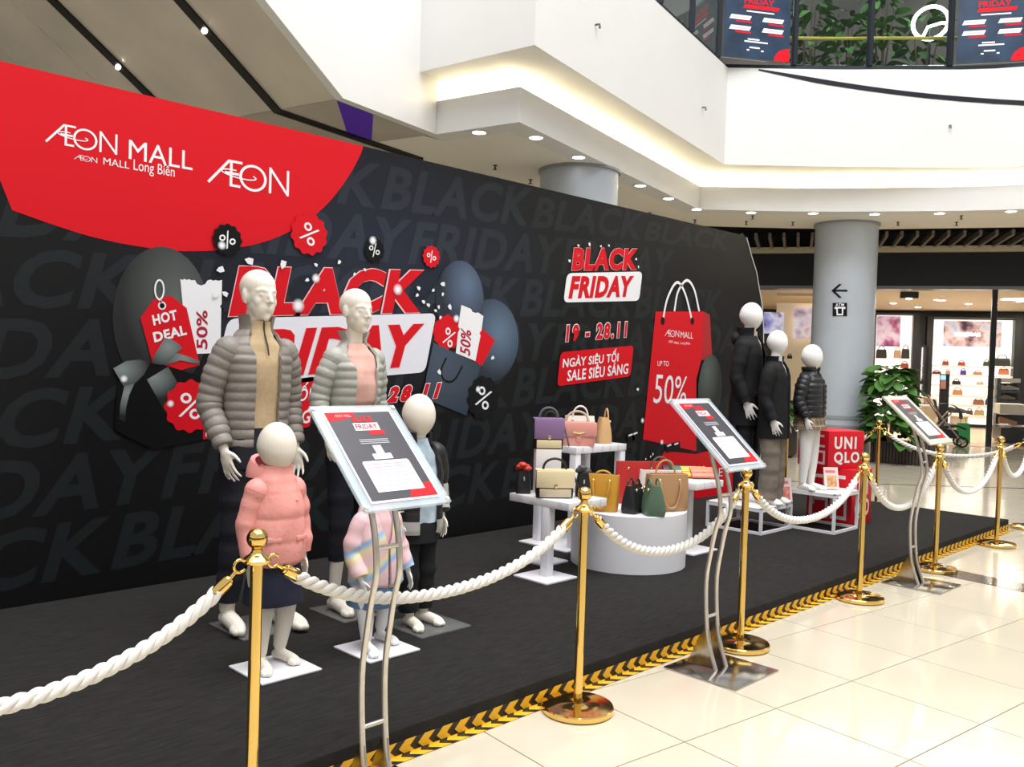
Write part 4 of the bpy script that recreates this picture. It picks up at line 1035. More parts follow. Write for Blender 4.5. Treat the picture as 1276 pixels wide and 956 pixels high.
# ------------------------------------------------------------------ pushchair
pp = atz(1172, 556, 0)
st_ = thing('pushchair', 'dark grey folding pushchair parked at the shop entrance', 'pushchair', (pp.x, pp.y, 0), SA)
M_pf = mat('pushchair_fabric', (0.030, 0.032, 0.036), 0.8); M_pm = mat('pushchair_frame', (0.42, 0.36, 0.30), 0.35, 0.7)
for sy in (-0.22, 0.22):
    MB().tube([(-0.42, sy, 0.98), (-0.30, sy, 0.98), (-0.05, sy, 0.62), (0.34, sy, 0.14)], 0.016, 8).build('frame_tube', M_pm, st_, 40)
    MB().tube([(-0.30, sy, 0.12), (0.02, sy, 0.55), (0.16, sy, 0.72)], 0.014, 8).build('frame_tube', M_pm, st_, 40)
    for wx in (-0.30, 0.36):
        wl = MB(); wl.tube([(wx + 0.095 * cos(2 * pi * k / 18), sy, 0.115 + 0.095 * sin(2 * pi * k / 18)) for k in range(18)], 0.020, 6, True); wl.build('wheel', mat('rubber_black', (0.015, 0.015, 0.015), 0.7), st_, 50)
        MB().sphere((wx, sy, 0.115), (0.05, 0.012, 0.05), 10, 6).build('wheel_hub', M_pm, st_, 50)
MB().tube([(-0.42, -0.22, 0.98), (-0.45, -0.1, 0.99), (-0.45, 0.1, 0.99), (-0.42, 0.22, 0.98)], 0.02, 8).build('handlebar', mat('rubber_black', (0.015, 0.015, 0.015), 0.7), st_, 40)
MB().loft([[(x, y, z) for y in (-0.19, -0.1, 0.1, 0.19)] + [(x + 0.02, y, z - 0.05) for y in (0.19, 0.1, -0.1, -0.19)] for x, z in ((-0.16, 0.95), (-0.06, 0.6), (0.02, 0.42), (0.25, 0.46), (0.42, 0.40))]).build('seat', M_pf, st_, 40)
hood = [[(0.05 + 0.30 * cos(a), y, 0.62 + 0.26 * sin(a)) for y in (-0.21, -0.12, 0, 0.12, 0.21)] for a in [radians(t_) for t_ in range(-10, 120, 12)]]
MB().loft(hood, closed=False, caps=(False, False)).build('canopy', M_pf, st_, 50)
MB().bbox((0.05, 0, 0.26), (0.5, 0.36, 0.16), 0.03).build('basket', M_pf, st_, 30)

# ------------------------------------------------------------------ planter with leafy shrubs by the column
M_slat = mat('planter_slat', (0.045, 0.030, 0.025), 0.55, noise=(12, 0.3), stretch=(1, 1, 0.2))
pa, pb = Vector((*p2(1066, 574.5, 0), 0)), Vector((*p2(1152, 581.5, 0), 0))
pd = (pb - pa).normalized(); pn = Vector((-pd.y, pd.x, 0))
if pn.dot(Vector((1, 0.3, 0))) < 0: pn = -pn
PL, PW, PH = (pb - pa).length - 0.12, 0.5, 0.36
pa = pa + pd * 0.22
pc = pa + pd * PL / 2 + pn * PW / 2
plt = thing('planter', 'dark slatted wooden planter box beside the grey column', 'planter', pc, math.atan2(pd.y, pd.x))
MB().box((0, 0, PH * 0.5 - 0.01), (PL - 0.06, PW - 0.06, PH - 0.02)).build('box', mat('planter_inner', (0.015, 0.012, 0.010), 0.8), plt, 0)
ns = 19
slm = MB().bbox((0, 0, 0), (PL / ns - 0.010, 0.022, PH), 0.003).mesh('slat', M_slat, 30)
for k in range(ns):
    for sy in (-1, 1):
        o = link('slat', slm, plt); o.location = ((k + 0.5) * PL / ns - PL / 2, sy * (PW / 2 - 0.012), PH / 2)
sl2 = MB().bbox((0, 0, 0), (0.022, PW / 8 - 0.010, PH), 0.003).mesh('slat', M_slat, 30)
for k in range(8):
    for sx_ in (-1, 1):
        o = link('slat', sl2, plt); o.location = (sx_ * (PL / 2 - 0.012), (k + 0.5) * PW / 8 - PW / 2, PH / 2)
PLv = [leaf_mesh('leaf', 0.27, 0.20, M_leaf), leaf_mesh('leaf', 0.25, 0.18, M_leaf2), leaf_mesh('leaf', 0.17, 0.12, M_leaf)]
tp = Vector((14.44, 5.73, 0))
shrub('leafy_shrub', 'tall leafy green shrub growing in the slatted planter by the column', (tp.x, tp.y, PH - 0.015), 1.22, 0.43, 298, PLv, None, 0.0)
pe = atz(1003, 575, 0); 
pot = thing('planter', 'low dark round planter left of the grey column', 'planter', (13.75, 7.35, 0))
MB().lathe([(0.26, 0), (0.34, 0.06), (0.34, 0.50), (0.30, 0.50), (0.30, 0.44), (0.001, 0.44)], 24).build('pot', M_slat, pot, 40)
shrub('leafy_shrub', 'small leafy shrub in the round planter left of the column', (13.75, 7.35, 0.441), 0.50, 0.36, 80, PLv)

# ------------------------------------------------------------------ the rest of the atrium, behind the viewer
M_far = mat('far_shopfronts', (0.10, 0.095, 0.09), 0.4, noise=(0.25, 0.6))
for nm, p, q_ in (('wall_back', (-10, -10), (16.5, -10)), ('wall_left', (-10, 16), (-10, -10))):
    struct(nm, strip_wall([p, q_], 0.2, 0.0, 3.6), M_far, smooth=0)
    struct(nm + '_upper', strip_wall([p, q_], 0.2, 3.6, 5.6), M_plaster, smooth=0)
struct('wall_right', strip_wall([(24, -10), (24, 2.0)], 0.2, 0.0, 4.0), M_far, smooth=0)
struct('wall_far', strip_wall([(-10, 16.3), (17, 16.3)], 0.2, 0.0, 8.0), M_far, smooth=0)
# ================================================================== STANCHIONS AND ROPES
POSTS = [(1.335, 2.385), (2.867, 2.402), (4.184, 2.398), (5.658, 2.395), (6.969, 2.385), (8.431, 2.385), (9.63, 2.46), (9.62, 3.93), (9.62, 5.0)]
HOOKZ = 0.868
plab = ['gold rope post nearest the viewer, in front of the pink jacket child mannequin', 'gold rope post beside the low marble stand, reflecting the red lettering in its base',
        'gold rope post just behind the second notice stand', 'gold rope post in front of the red stacked boxes', 'gold rope post beside the third notice stand',
        'gold rope post at the right, second from the stage corner', 'gold rope post at the right corner of the stage', 'gold rope post behind the red boxes at the side of the stage', 'gold rope post glimpsed between the legs of the dark mannequins']
def stanchion(label, loc):
    t = thing('rope_stanchion', label, 'stanchion', (loc[0], loc[1], 0), 0, 'gold rope posts round the stage')
    MB().lathe([(0.150, 0.0030), (0.154, 0.006), (0.154, 0.024), (0.150, 0.029), (0.10, 0.031), (0.03, 0.033), (0.022, 0.036)], 48).build('base', M_gold, t, 35)
    MB().lathe([(0.0185, 0.033), (0.0185, 0.868)], 24).build('pole', M_gold, t, 35)
    MB().lathe([(0.0185, 0.852), (0.040, 0.855), (0.043, 0.860), (0.043, 0.866), (0.036, 0.872), (0.024, 0.880), (0.0165, 0.888), (0.015, 0.898), (0.020, 0.905)], 28).build('collar', M_gold, t, 40)
    MB().sphere((0, 0, 0.928), 0.0315, 24, 16).build('finial', M_gold, t, 60)
    return t
for l, p in zip(plab, POSTS): stanchion(l, p)
stanchion('gold rope post at the left end of the row, where the longest visible rope starts', (-0.10, 2.385))
def rope(label, A, B, zlow, n=None):
    A, B = Vector((A[0], A[1], 0)), Vector((B[0], B[1], 0))
    d = (B - A).normalized(); L = (B - A).length
    t = thing('barrier_rope', label, 'rope', (A.x, A.y, 0), math.atan2(d.y, d.x), 'white barrier ropes')
    x0, x1 = 0.045, L - 0.045; mid = (x0 + x1) / 2; sag = HOOKZ - 0.01 - zlow
    def zc(x): u = (x - mid) / (x1 - mid); return zlow + sag * (0.72 * u * u + 0.28 * u ** 4)
    # arc-length samples
    N = 260; xs = [x0 + (x1 - x0) * k / N for k in range(N + 1)]
    pts = [Vector((x, 0, zc(x))) for x in xs]; s_ = [0.0]
    for a, b in zip(pts, pts[1:]): s_.append(s_[-1] + (b - a).length)
    T = s_[-1]
    def P(u):
        for k in range(len(s_) - 1):
            if s_[k + 1] >= u: f = (u - s_[k]) / (s_[k + 1] - s_[k]); return pts[k].lerp(pts[k + 1], f)
        return pts[-1].copy()
    a0, a1 = 0.105, T - 0.105
    M_ = int((a1 - a0) / 0.0085); C_ = [P(a0 + (a1 - a0) * k / M_) for k in range(M_ + 1)]
    b = MB()
    for st in range(3):
        pa_ = []
        for k, c in enumerate(C_):
            tg = (C_[min(k + 1, M_)] - C_[max(k - 1, 0)]).normalized(); nr = Vector((-tg.z, 0, tg.x)); bn = Vector((0, 1, 0))
            ph = 2 * pi * (k * (a1 - a0) / M_) / 0.118 + st * 2 * pi / 3
            pa_.append(c + (nr * cos(ph) + bn * sin(ph)) * 0.0120)
        b.tube(pa_, 0.0108, 8)
    b.build('twisted_cord', M_rope, t, 70)
    for end in (0, 1):
        q0, q1, q2 = (P(0.030), P(0.055), P(0.118)) if end == 0 else (P(T - 0.030), P(T - 0.055), P(T - 0.118))
        f = MB(); dq = (q2 - q1); n3 = [q1 + dq * k for k in (0, 0.02, 0.12, 0.15, 0.97, 1.0)]
        f.tube(n3, [0.008, 0.013, 0.015, 0.0185, 0.0195, 0.0185], 16); f.build('ferrule', M_gold, t, 35)
        h = MB(); c = P(0.014) if end == 0 else P(T - 0.014)
        sg = -1 if end == 0 else 1
        h.tube([c + Vector((0.019 * cos(a), 0, 0.019 * sin(a) + 0.004)) for a in [0.5 + 5.2 * k / 14 for k in range(15)]], 0.0048, 8)
        h.tube([c + Vector((sg * -0.012, 0, -0.010)), q1], 0.006, 8); h.build('hook', M_gold, t, 50)
    return t
rope('white twisted rope running off the left edge from the nearest post', (-0.10, 2.385), POSTS[0], 0.595)
rlab = ['white twisted rope crossing in front of the pastel jacket child mannequin', 'white twisted rope hanging in front of the round white plinth', 'white twisted rope hanging in front of the white wire frames', 'white twisted rope right of the red boxes', 'white twisted rope between the third notice stand and the last posts', 'short white rope at the right end of the front row', 'white rope along the right end of the stage', 'white rope behind the red boxes at the back of the stage']
lows = [0.640, 0.605, 0.605, 0.54, 0.535, 0.565, 0.64, 0.62]
for k in range(8): rope(rlab[k], POSTS[k], POSTS[k + 1], lows[k])

# ================================================================== NOTICE STANDS
RAIL = crv([(0.005, 0.0), (0.10, 0.035), (0.21, 0.060), (0.43, 0.072), (0.60, 0.048), (0.69, 0.030), (0.78, 0.008), (0.90, 0.022), (1.03, 0.062), (1.115, 0.085)], 5)  # (z, y)
M_poster = mat('notice_charcoal', (0.040, 0.036, 0.045), 0.35, noise=(3, 0.3))
M_lab = mat('notice_white', (0.84, 0.83, 0.85), 0.4)
def notice(label, base, w, h, metal=False):
    t = thing('notice_stand', label, 'sign', (base[0], base[1], 0), 0)
    b = MB(); b.bbox((0, 0, 0.005), (0.40, 0.40, 0.008), 0.002); b.build('base_plate', M_plate, t, 30)
    for sx_ in (-0.047, 0.047):
        MB().tube([(sx_, y, z) for z, y in RAIL], 0.0105, 12).build('rail', M_steel, t, 50)
        b = MB(); b.prism([(0.012, 0.009), (0.165, 0.009), (0.075, 0.20), (0.045, 0.20)], 'x', sx_ - 0.002, sx_ + 0.002); b.build('gusset', M_plate, t, 0, fix=True)
    def ry(z):
        for (z0, y0), (z1, y1) in zip(RAIL, RAIL[1:]):
            if z0 <= z <= z1: return y0 + (y1 - y0) * (z - z0) / (z1 - z0)
        return 0.08
    for z in (0.255, 0.86):
        MB().tube([(-0.045, ry(z), z), (0.045, ry(z), z)], 0.008, 10).build('crossbar', M_steel, t, 50)
    tl = radians(42.5); C0 = Vector((0, 0.075, 1.150)); U = Vector((1, 0, 0)); V = Vector((0, cos(tl), sin(tl))); Nn = Vector((0, -sin(tl), cos(tl)))
    def PP(u, v, k): return C0 + U * (u * w) + V * (v * h) + Nn * k
    def slab(nm, u0, u1, v0, v1, k0, k1, m, par):
        b = MB(); b.add([PP(u0, v0, k0), PP(u1, v0, k0), PP(u1, v1, k0), PP(u0, v1, k0), PP(u0, v0, k1), PP(u1, v0, k1), PP(u1, v1, k1), PP(u0, v1, k1)],
                        [(0, 3, 2, 1), (4, 5, 6, 7), (0, 1, 5, 4), (1, 2, 6, 5), (2, 3, 7, 6), (3, 0, 4, 7)]); return b.build(nm, m, par, 0)
    if metal:
        panel = slab('panel', -0.5, 0.5, -0.5, 0.5, 0.0, 0.012, mat('panel_grey', (0.62, 0.60, 0.52), 0.35, 0.2), t)
        m_u, m_v, ks = 0.40, 0.43, 0.0135
    else:
        panel = slab('back_panel', -0.5, 0.5, -0.5, 0.5, 0.0, 0.004, M_acr, t)
        slab('front_panel', -0.5, 0.5, -0.5, 0.5, 0.010, 0.014, M_acr, t)
        for u in (-0.47, 0.47):
            for v in (-0.47, 0.47):
                b = MB(); b.tube([PP(u, v, -0.003), PP(u, v, 0.018)], 0.007, 12); b.build('standoff', M_steel, t, 40)
        m_u, m_v, ks = 0.405, 0.445, 0.0152
    sh = MB(); sh.tube([PP(-0.15, -0.02, -0.012), PP(0.15, -0.02, -0.012)], 0.012, 10); sh.build('bracket', M_steel, t, 40)
    def flat(nm, pts, k, m, par=None): return poly_on(nm, [PP(u * 2 * m_u, v * 2 * m_v, ks + k) for u, v in pts], m, par or poster)
    sheet = slab('paper', -m_u, m_u, -m_v, m_v, ks - 0.0008, ks, M_wht, t)
    poster = flat('notice_print', [(-0.475, -0.48), (0.475, -0.48), (0.475, 0.48), (-0.475, 0.48)], 0.0004, M_poster, t)
    e = lambda k: 0.0004 + 0.0004 * k
    flat('print_arch', [(-0.475, 0.48)] + [(-0.475 + 0.42 * sin(a), 0.48 - 0.10 * cos(a)) for a in [k * pi / 2 / 8 for k in range(9)]], e(1), M_red)
    flat('print_arch', [(0.475, -0.48), (0.475, -0.34), (0.19, -0.34), (0.06, -0.48)], e(1), M_red)
    def tx(nm, s_, u0, v0, du, dv, k, m, bold=0.03): return text_on(nm, s_, PP(u0 * 2 * m_u, v0 * 2 * m_v, ks + e(k)), U * (du * 2 * m_u * w), V * (dv * 2 * m_v * h), m, poster, bold)
    shape_on('print_logo', AE, PP(-0.36 * 2 * m_u, 0.425 * 2 * m_v, ks + e(2)), U * (0.11 * 2 * m_u * w), V * (0.028 * 2 * m_v * h), M_pink, poster)
    tx('print_logo', 'MALL', -0.22, 0.425, 0.10, 0.028, 2, M_pink, 0.0)
    tx('print_lettering', 'BLACK', -0.13, 0.36, 0.30, 0.075, 2, M_red, 0.04)
    flat('print_label', [(-0.17, 0.265), (0.19, 0.265), (0.20, 0.35), (-0.16, 0.35)], e(2), M_wht)
    tx('print_lettering', 'FRIDAY', -0.145, 0.28, 0.315, 0.058, 3, M_red, 0.03)
    flat('print_label', [(0.0, 0.21), (0.22, 0.21), (0.23, 0.262), (0.01, 0.262)], e(2), M_red)
    for v in (0.155, 0.135, 0.115): flat('print_line', [(-0.2, v), (0.22, v), (0.22, v + 0.009), (-0.2, v + 0.009)], e(2), mat('print_grey', (0.45, 0.44, 0.48), 0.5))
    flat('print_sticker', [(-0.06, 0.0), (0.06, 0.0), (0.06, 0.095), (-0.06, 0.095)], e(2), mat('print_pale', (0.62, 0.62, 0.64), 0.5))
    flat('print_card', [(-0.13, -0.06), (0.14, -0.06), (0.14, 0.0), (-0.13, 0.0)], e(3), M_lab)
    flat('print_card', [(-0.33, -0.40), (0.34, -0.40), (0.34, -0.09), (0.32, -0.075), (-0.31, -0.075), (-0.33, -0.09)], e(3), M_lab)
    flat('print_label', [(-0.01, -0.055), (0.10, -0.055), (0.10, -0.03), (-0.01, -0.03)], e(4), M_pink)
    for k, v in enumerate((-0.115, -0.15, -0.185, -0.215, -0.25, -0.30, -0.34)): flat('print_line', [(-0.29, v), (0.29 - 0.04 * (k % 3), v), (0.29 - 0.04 * (k % 3), v + 0.008), (-0.29, v + 0.008)], e(4), mat('print_rose', (0.75, 0.25, 0.38), 0.5) if k < 2 else mat('print_faint', (0.42, 0.38, 0.44), 0.5))
    return t
notice('notice stand with clear acrylic panel in front of the pastel jacket mannequin', (1.768, 2.300), 0.347, 0.447)
notice('notice stand with clear acrylic panel between the handbags and the dark mannequins', (3.79, 2.27), 0.353, 0.469)
notice('notice stand with solid pale metal panel in front of the leafy plant', (6.42, 2.285), 0.426, 0.457, True)
# ================================================================== HANDBAG DISPLAY
CX, CY, CR, CTZ = 4.947, 3.736, 0.398, 0.487
t = thing('round_plinth', 'round white drum plinth carrying the larger handbags', 'plinth', (CX, CY, STAGE_Z))
MB().lathe([(CR - 0.004, 0.0), (CR, 0.004), (CR, CTZ - STAGE_Z - 0.004), (CR - 0.004, CTZ - STAGE_Z)], 96).build('drum', M_white, t, 40)
# marble topped stands
m = mat('white_marble', (0.80, 0.79, 0.80), 0.25)
nt = m.node_tree; bs = nt.nodes['Principled BSDF']
tc = nd('ShaderNodeTexCoord'); wv_ = nd('ShaderNodeTexWave'); wv_.inputs['Scale'].default_value = 3.0; wv_.inputs['Distortion'].default_value = 9.0; wv_.inputs['Detail'].default_value = 3
rp = nd('ShaderNodeValToRGB'); rp.color_ramp.elements[0].position = 0.0; rp.color_ramp.elements[0].color = (0.66, 0.65, 0.68, 1); rp.color_ramp.elements[1].position = 0.16; rp.color_ramp.elements[1].color = (0.82, 0.81, 0.82, 1)
nt.links.new(tc.outputs['Object'], wv_.inputs['Vector']); nt.links.new(wv_.outputs['Fac'], rp.inputs[0]); nt.links.new(rp.outputs[0], bs.inputs['Base Color'])
M_marb = m
def mstand(label, x0, x1, y0, y1, ztop, legs, plates, th=0.05):
    cx, cy = (x0 + x1) / 2, (y0 + y1) / 2
    t = thing('display_stand', label, 'stand', (cx, cy, STAGE_Z), 0)
    MB().bbox((0, 0, ztop - STAGE_Z - th / 2), (x1 - x0, y1 - y0, th), 0.003).build('marble_top', M_marb, t, 30)
    for px0, px1, py0, py1 in plates:
        MB().bbox(((px0 + px1) / 2 - cx, (py0 + py1) / 2 - cy, 0.008), (px1 - px0, py1 - py0, 0.014), 0.003).build('foot_plate', M_white, t, 30)
    for lx, ly in legs:
        MB().bbox((lx - cx, ly - cy, (ztop - STAGE_Z - th + 0.014) / 2), (0.06, 0.06, ztop - STAGE_Z - th - 0.014), 0.003).build('leg', M_white, t, 30)
    return t
ZA, ZB, ZD = 0.608, 0.862, 0.64
mstand('low marble topped stand with the cream flap bag', 4.125, 4.50, 3.58, 4.10, ZA, [(4.155, 3.775), (4.46, 4.06)], [(4.01, 4.30, 3.64, 3.93), (4.36, 4.60, 3.98, 4.22)])
mstand('high marble topped stand with the pink satchel', 4.90, 5.50, 4.20, 4.62, ZB, [(4.935, 4.235), (5.465, 4.235), (4.935, 4.585), (5.465, 4.585)], [(4.80, 5.60, 4.17, 4.66)])
mstand('small marble topped stand with the row of wallets', 5.42, 5.78, 3.50, 3.86, ZD, [(5.62, 3.70)], [(5.47, 5.80, 3.54, 3.86)])

# ------------------------------------------------------------------ bags
M_brass = mat('bag_brass', (0.80, 0.62, 0.30), 0.2, 1.0)
def arch_pts(w, z0, h, y=0.0, n=10, lean=0.0): return [(-w / 2 * cos(pi * k / n), y + lean * sin(pi * k / n), z0 + h * sin(pi * k / n) ** 0.8) for k in range(n + 1)]
def bagshell(b, w, d, h, tw=0.9, td=0.5, r=0.2, n=5, belly=1.03):
    """soft bag body: rounded rectangle loft, narrower at the mouth"""
    rings = []
    for k in range(n + 3):
        u = k / (n + 2); z = h * u
        kw = 1 + (tw - 1) * u ** 1.5 + (belly - 1) * sin(pi * u); kd = 1 + (td - 1) * u ** 1.3 + (belly - 1) * 2 * sin(pi * u)
        if k == 0: kw *= 0.97; kd *= 0.9
        ring = []
        for i in range(20):
            a = 2 * pi * i / 20; c, s_ = cos(a), sin(a); e = 0.42
            ring.append((w / 2 * kw * abs(c) ** e * (1 if c >= 0 else -1), d / 2 * kd * abs(s_) ** e * (1 if s_ >= 0 else -1), z))
        rings.append(ring)
    return b.loft(rings)
def leather(n, c, r=0.42): return mat('leather_' + n, c, r, bump=(160, 0.12))
def tote(label, px, zt, w, d, h, mcol, hm=None, rz=0.0, hh=0.12, drop=False, loc=None, tw=0.95, td=0.45, tag_=False, nhandle=2):
    p = Vector(loc) if loc else atz(px[0], px[1], zt)
    t = thing('handbag', label, 'handbag', (p.x, p.y, zt), rz)
    bagshell(MB(), w, d, h, tw, td).build('bag_body', mcol, t, 50)
    hm = hm or mcol
    for k in range(nhandle):
        sy = -1 if k == 0 else 1
        if drop and sy < 0:
            pts = [(-w * 0.25, -d * 0.36, h * 0.84), (-w * 0.24, -d * 0.52, h * 0.6), (-w * 0.14, -d * 0.60, h * 0.2), (0, -d * 0.62, h * 0.10), (w * 0.14, -d * 0.60, h * 0.2), (w * 0.24, -d * 0.52, h * 0.6), (w * 0.25, -d * 0.36, h * 0.84)]
            MB().tube(crv(pts, 4), 0.008, 8).build('handle', hm, t, 50)
        else:
            MB().tube(arch_pts(w * 0.5, h * 0.88, hh, sy * d * 0.2), 0.007, 8).build('handle', hm, t, 50)
    for sx_ in (-1, 1):
        MB().sphere((sx_ * w * 0.25, -d * 0.34, h * 0.84), 0.011, 10, 6).build('stud', M_brass, t, 60)
    MB().box((0, 0, h * 0.985), (w * tw * 0.9, d * td * 0.5, 0.012)).build('zip', M_brass, t, 0)
    return t
def satchel(label, loc, w, d, h, c_body, c_flap, rz=0.0, handle='arch', hm=None, flap=0.6, lower=None, hh=0.09, strap=False, wings=False):
    t = thing('handbag', label, 'handbag', loc, rz)
    bagshell(MB(), w, d, h, 0.97, 0.8, n=4, belly=1.0).build('bag_body', c_body, t, 50)
    b = MB(); b.bbox((0, -d * 0.48, h * (1 - flap / 2)), (w * 1.02, 0.014, h * flap), 0.005); b.bbox((0, -d * 0.03, h * 1.0), (w * 1.02, d * 0.96, 0.014), 0.005); b.build('flap', c_flap, t, 30)
    if lower: MB().bbox((0, -d * 0.505, h * (1 - flap) * 0.5), (w * 0.84, 0.008, h * (1 - flap) * 0.8), 0.003).build('front_pocket', lower, t, 30)
    hm = hm or c_body
    MB().tube(arch_pts(w * 0.62, h, hh), 0.008, 8).build('handle', hm, t, 50)
    MB().bbox((0, -d * 0.53, h * (1 - flap) + 0.012), (w * 0.10, 0.012, 0.026), 0.003).build('clasp', M_brass, t, 30)
    if strap: MB().tube([(w * 0.51, -d * 0.2, h * 0.8), (w * 0.60, -d * 0.5, h * 0.4), (w * 0.66, -d * 0.7, h * 0.12)], 0.007, 6).build('strap_end', hm, t, 40)
    if wings:
        for k, (a, q_) in enumerate((((-0.055, 0.008), (0.055, 0.008)),)):
            MB().tube([(-w * 0.17, -d * 0.54, h * 0.62), (0, -d * 0.56, h * 0.57), (w * 0.17, -d * 0.54, h * 0.62)], 0.009, 8).build('bow_clasp', M_brass, t, 40)
        MB().bbox((0, -d * 0.53, h * 0.36), (w * 0.13, 0.012, h * 0.34), 0.004).build('tab', c_flap, t, 30)
    return t
FACE = radians(-38)   # turned towards the walkway
blk = leather('black', (0.012, 0.012, 0.013)); cream = leather('cream', (0.76, 0.63, 0.38)); lilac = leather('lilac', (0.25, 0.145, 0.29)); pink = leather('rose', (0.72, 0.31, 0.26))
tan = leather('tan', (0.58, 0.36, 0.17)); brown = leather('camel', (0.42, 0.235, 0.11)); green = leather('sage', (0.10, 0.17, 0.11)); must = leather('mustard', (0.55, 0.27, 0.025)); ivory = leather('ivory', (0.80, 0.77, 0.70)); redl = leather('red', (0.52, 0.03, 0.03))
# on the low stand
pA = lambda px, py: atz(px, py, ZA + 0.001)
q = pA(682, 624)
satchel('cream flap handbag with black edges on the low marble stand', (4.23, 3.80, ZA + 0.001), 0.245, 0.10, 0.175, blk, cream, FACE, hm=blk, flap=0.62, lower=leather('taupe', (0.55, 0.45, 0.32)), hh=0.075, strap=True)
blkp = thing('riser_block', 'white display block on the low stand, under the lilac bag', 'block', (4.375, 4.00, ZA), FACE)
MB().bbox((0, 0, 0.145), (0.17, 0.11, 0.29), 0.003).build('block', mat('block_white', (0.80, 0.76, 0.72), 0.5), blkp, 30)
satchel('lilac and cream flap handbag on top of the white block', (4.375, 4.00, ZA + 0.291), 0.20, 0.10, 0.20, blk, lilac, FACE, hm=mat('handle_grey', (0.10, 0.10, 0.11), 0.4), flap=0.66, lower=cream, hh=0.075, strap=True)
def pouch(label, loc, top_col, bow=False):
    t = thing('handbag', label, 'handbag', loc, FACE)
    bagshell(MB(), 0.10, 0.07, 0.15, 0.7, 0.6).build('bag_body', blk, t, 50)
    b = MB()
    for k in range(7):
        a = k * 0.9; b.sphere((0.028 * cos(a), 0.022 * sin(a), 0.165 + 0.012 * (k % 3)), (0.028, 0.02, 0.016), 8, 6)
    b.build('scarf_bow', top_col, t, 60)
    MB().sphere((0, -0.037, 0.10), (0.006, 0.005, 0.014), 8, 6).build('charm', M_steel, t, 60)
    return t
pouch('small black pouch with a red scarf bow on the low stand', (4.185, 4.035, ZA + 0.001), leather('scarf_red', (0.60, 0.05, 0.03)))
pouch('small black pouch with a grey bow beside the cream flap bag', (4.42, 3.72, ZA + 0.001), mat('bow_grey', (0.07, 0.07, 0.07), 0.5))
# on the high stand
satchel('rose pink satchel with a gold bow clasp on the high stand', (5.02, 4.30, ZB + 0.001), 0.27, 0.13, 0.17, pink, pink, FACE, hm=leather('handle_beige', (0.60, 0.42, 0.30)), flap=0.58, hh=0.085, wings=True)
tote('white handbag with arched handle behind the pink satchel', (736, 556), ZB + 0.001, 0.24, 0.10, 0.21, ivory, rz=FACE, hh=0.10, loc=(5.20, 4.43, 0), nhandle=1)
tote('dark olive round handbag at the back of the high stand', (705, 556), ZB + 0.001, 0.19, 0.09, 0.16, leather('olive', (0.020, 0.024, 0.012)), rz=FACE, hh=0.10, loc=(4.985, 4.545, 0), tw=0.8, nhandle=1)
t = tote('tan rucksack handbag seen from its side on the high stand', (766, 558), ZB + 0.001, 0.15, 0.11, 0.20, tan, rz=radians(60), hh=0.09, loc=(5.37, 4.33, 0), tw=0.6, td=0.55, nhandle=1)
MB().bbox((0.085, 0, 0.07), (0.03, 0.08, 0.09), 0.01).build('side_pocket', tan, t, 30)
# on the drum
ZC = CTZ + 0.001
tote('mustard yellow tote leaning on the round plinth beside the gold post', (0, 0), ZC, 0.22, 0.13, 0.245, must, rz=radians(-60), hh=0.05, loc=(4.665, 3.755, 0), drop=True, tw=1.05)
tote('black tote between the mustard and green bags', (0, 0), ZC, 0.20, 0.12, 0.185, blk, rz=radians(15), hh=0.06, loc=(4.79, 3.585, 0))
t = tote('sage green tote seen from its end on the round plinth', (0, 0), ZC, 0.20, 0.145, 0.20, green, rz=radians(-128), hh=0.06, loc=(4.835, 3.455, 0), td=0.4)
MB().bbox((-0.092, 0, 0.135), (0.012, 0.045, 0.10), 0.005).build('end_tab', leather('sage_light', (0.20, 0.30, 0.18)), t, 30)
tote('large camel brown tote with drooping handles on the round plinth', (0, 0), ZC, 0.29, 0.14, 0.25, brown, rz=radians(-30), loc=(5.05, 3.50, 0), drop=True, tw=1.0, td=0.7)
tote('white tote behind the large camel brown tote', (0, 0), ZC, 0.30, 0.09, 0.255, ivory, hm=leather('handle_dark', (0.10, 0.07, 0.05)), rz=radians(-38), loc=(5.16, 3.63, 0), drop=True, tw=1.0, td=0.7)
tote('wide red tote at the back of the round plinth', (0, 0), ZC, 0.33, 0.08, 0.30, redl, rz=radians(-38), loc=(5.13, 3.80, 0), hh=0.03, tw=1.0, td=0.7)
# wallets leaning in a row
for i, (col, lab) in enumerate((((0.72, 0.22, 0.13), 'orange wallet in front of the row on the small stand'), ((0.74, 0.42, 0.03), 'yellow wallet in the row on the small stand'), ((0.02, 0.16, 0.11), 'dark green wallet in the row on the small stand'), ((0.02, 0.02, 0.02), 'black wallet at the back of the row on the small stand'))):
    t = thing('wallet', lab, 'wallet', (5.69 - 0.030 * i, 3.60 + 0.062 * i, ZD + 0.014), FACE, 'wallets on the small stand')
    t.rotation_euler = (radians(-58), 0, FACE)
    wl = leather('wallet_%d' % i, col)
    MB().bbox((0, 0, 0.055), (0.20, 0.022, 0.105), 0.006).build('cover', wl, t, 30)
    MB().bbox((0, -0.0125, 0.075), (0.198, 0.006, 0.06), 0.002).build('flap', wl, t, 30)
    MB().sphere((0, -0.017, 0.05), 0.007, 8, 6).build('snap', M_brass, t, 60)

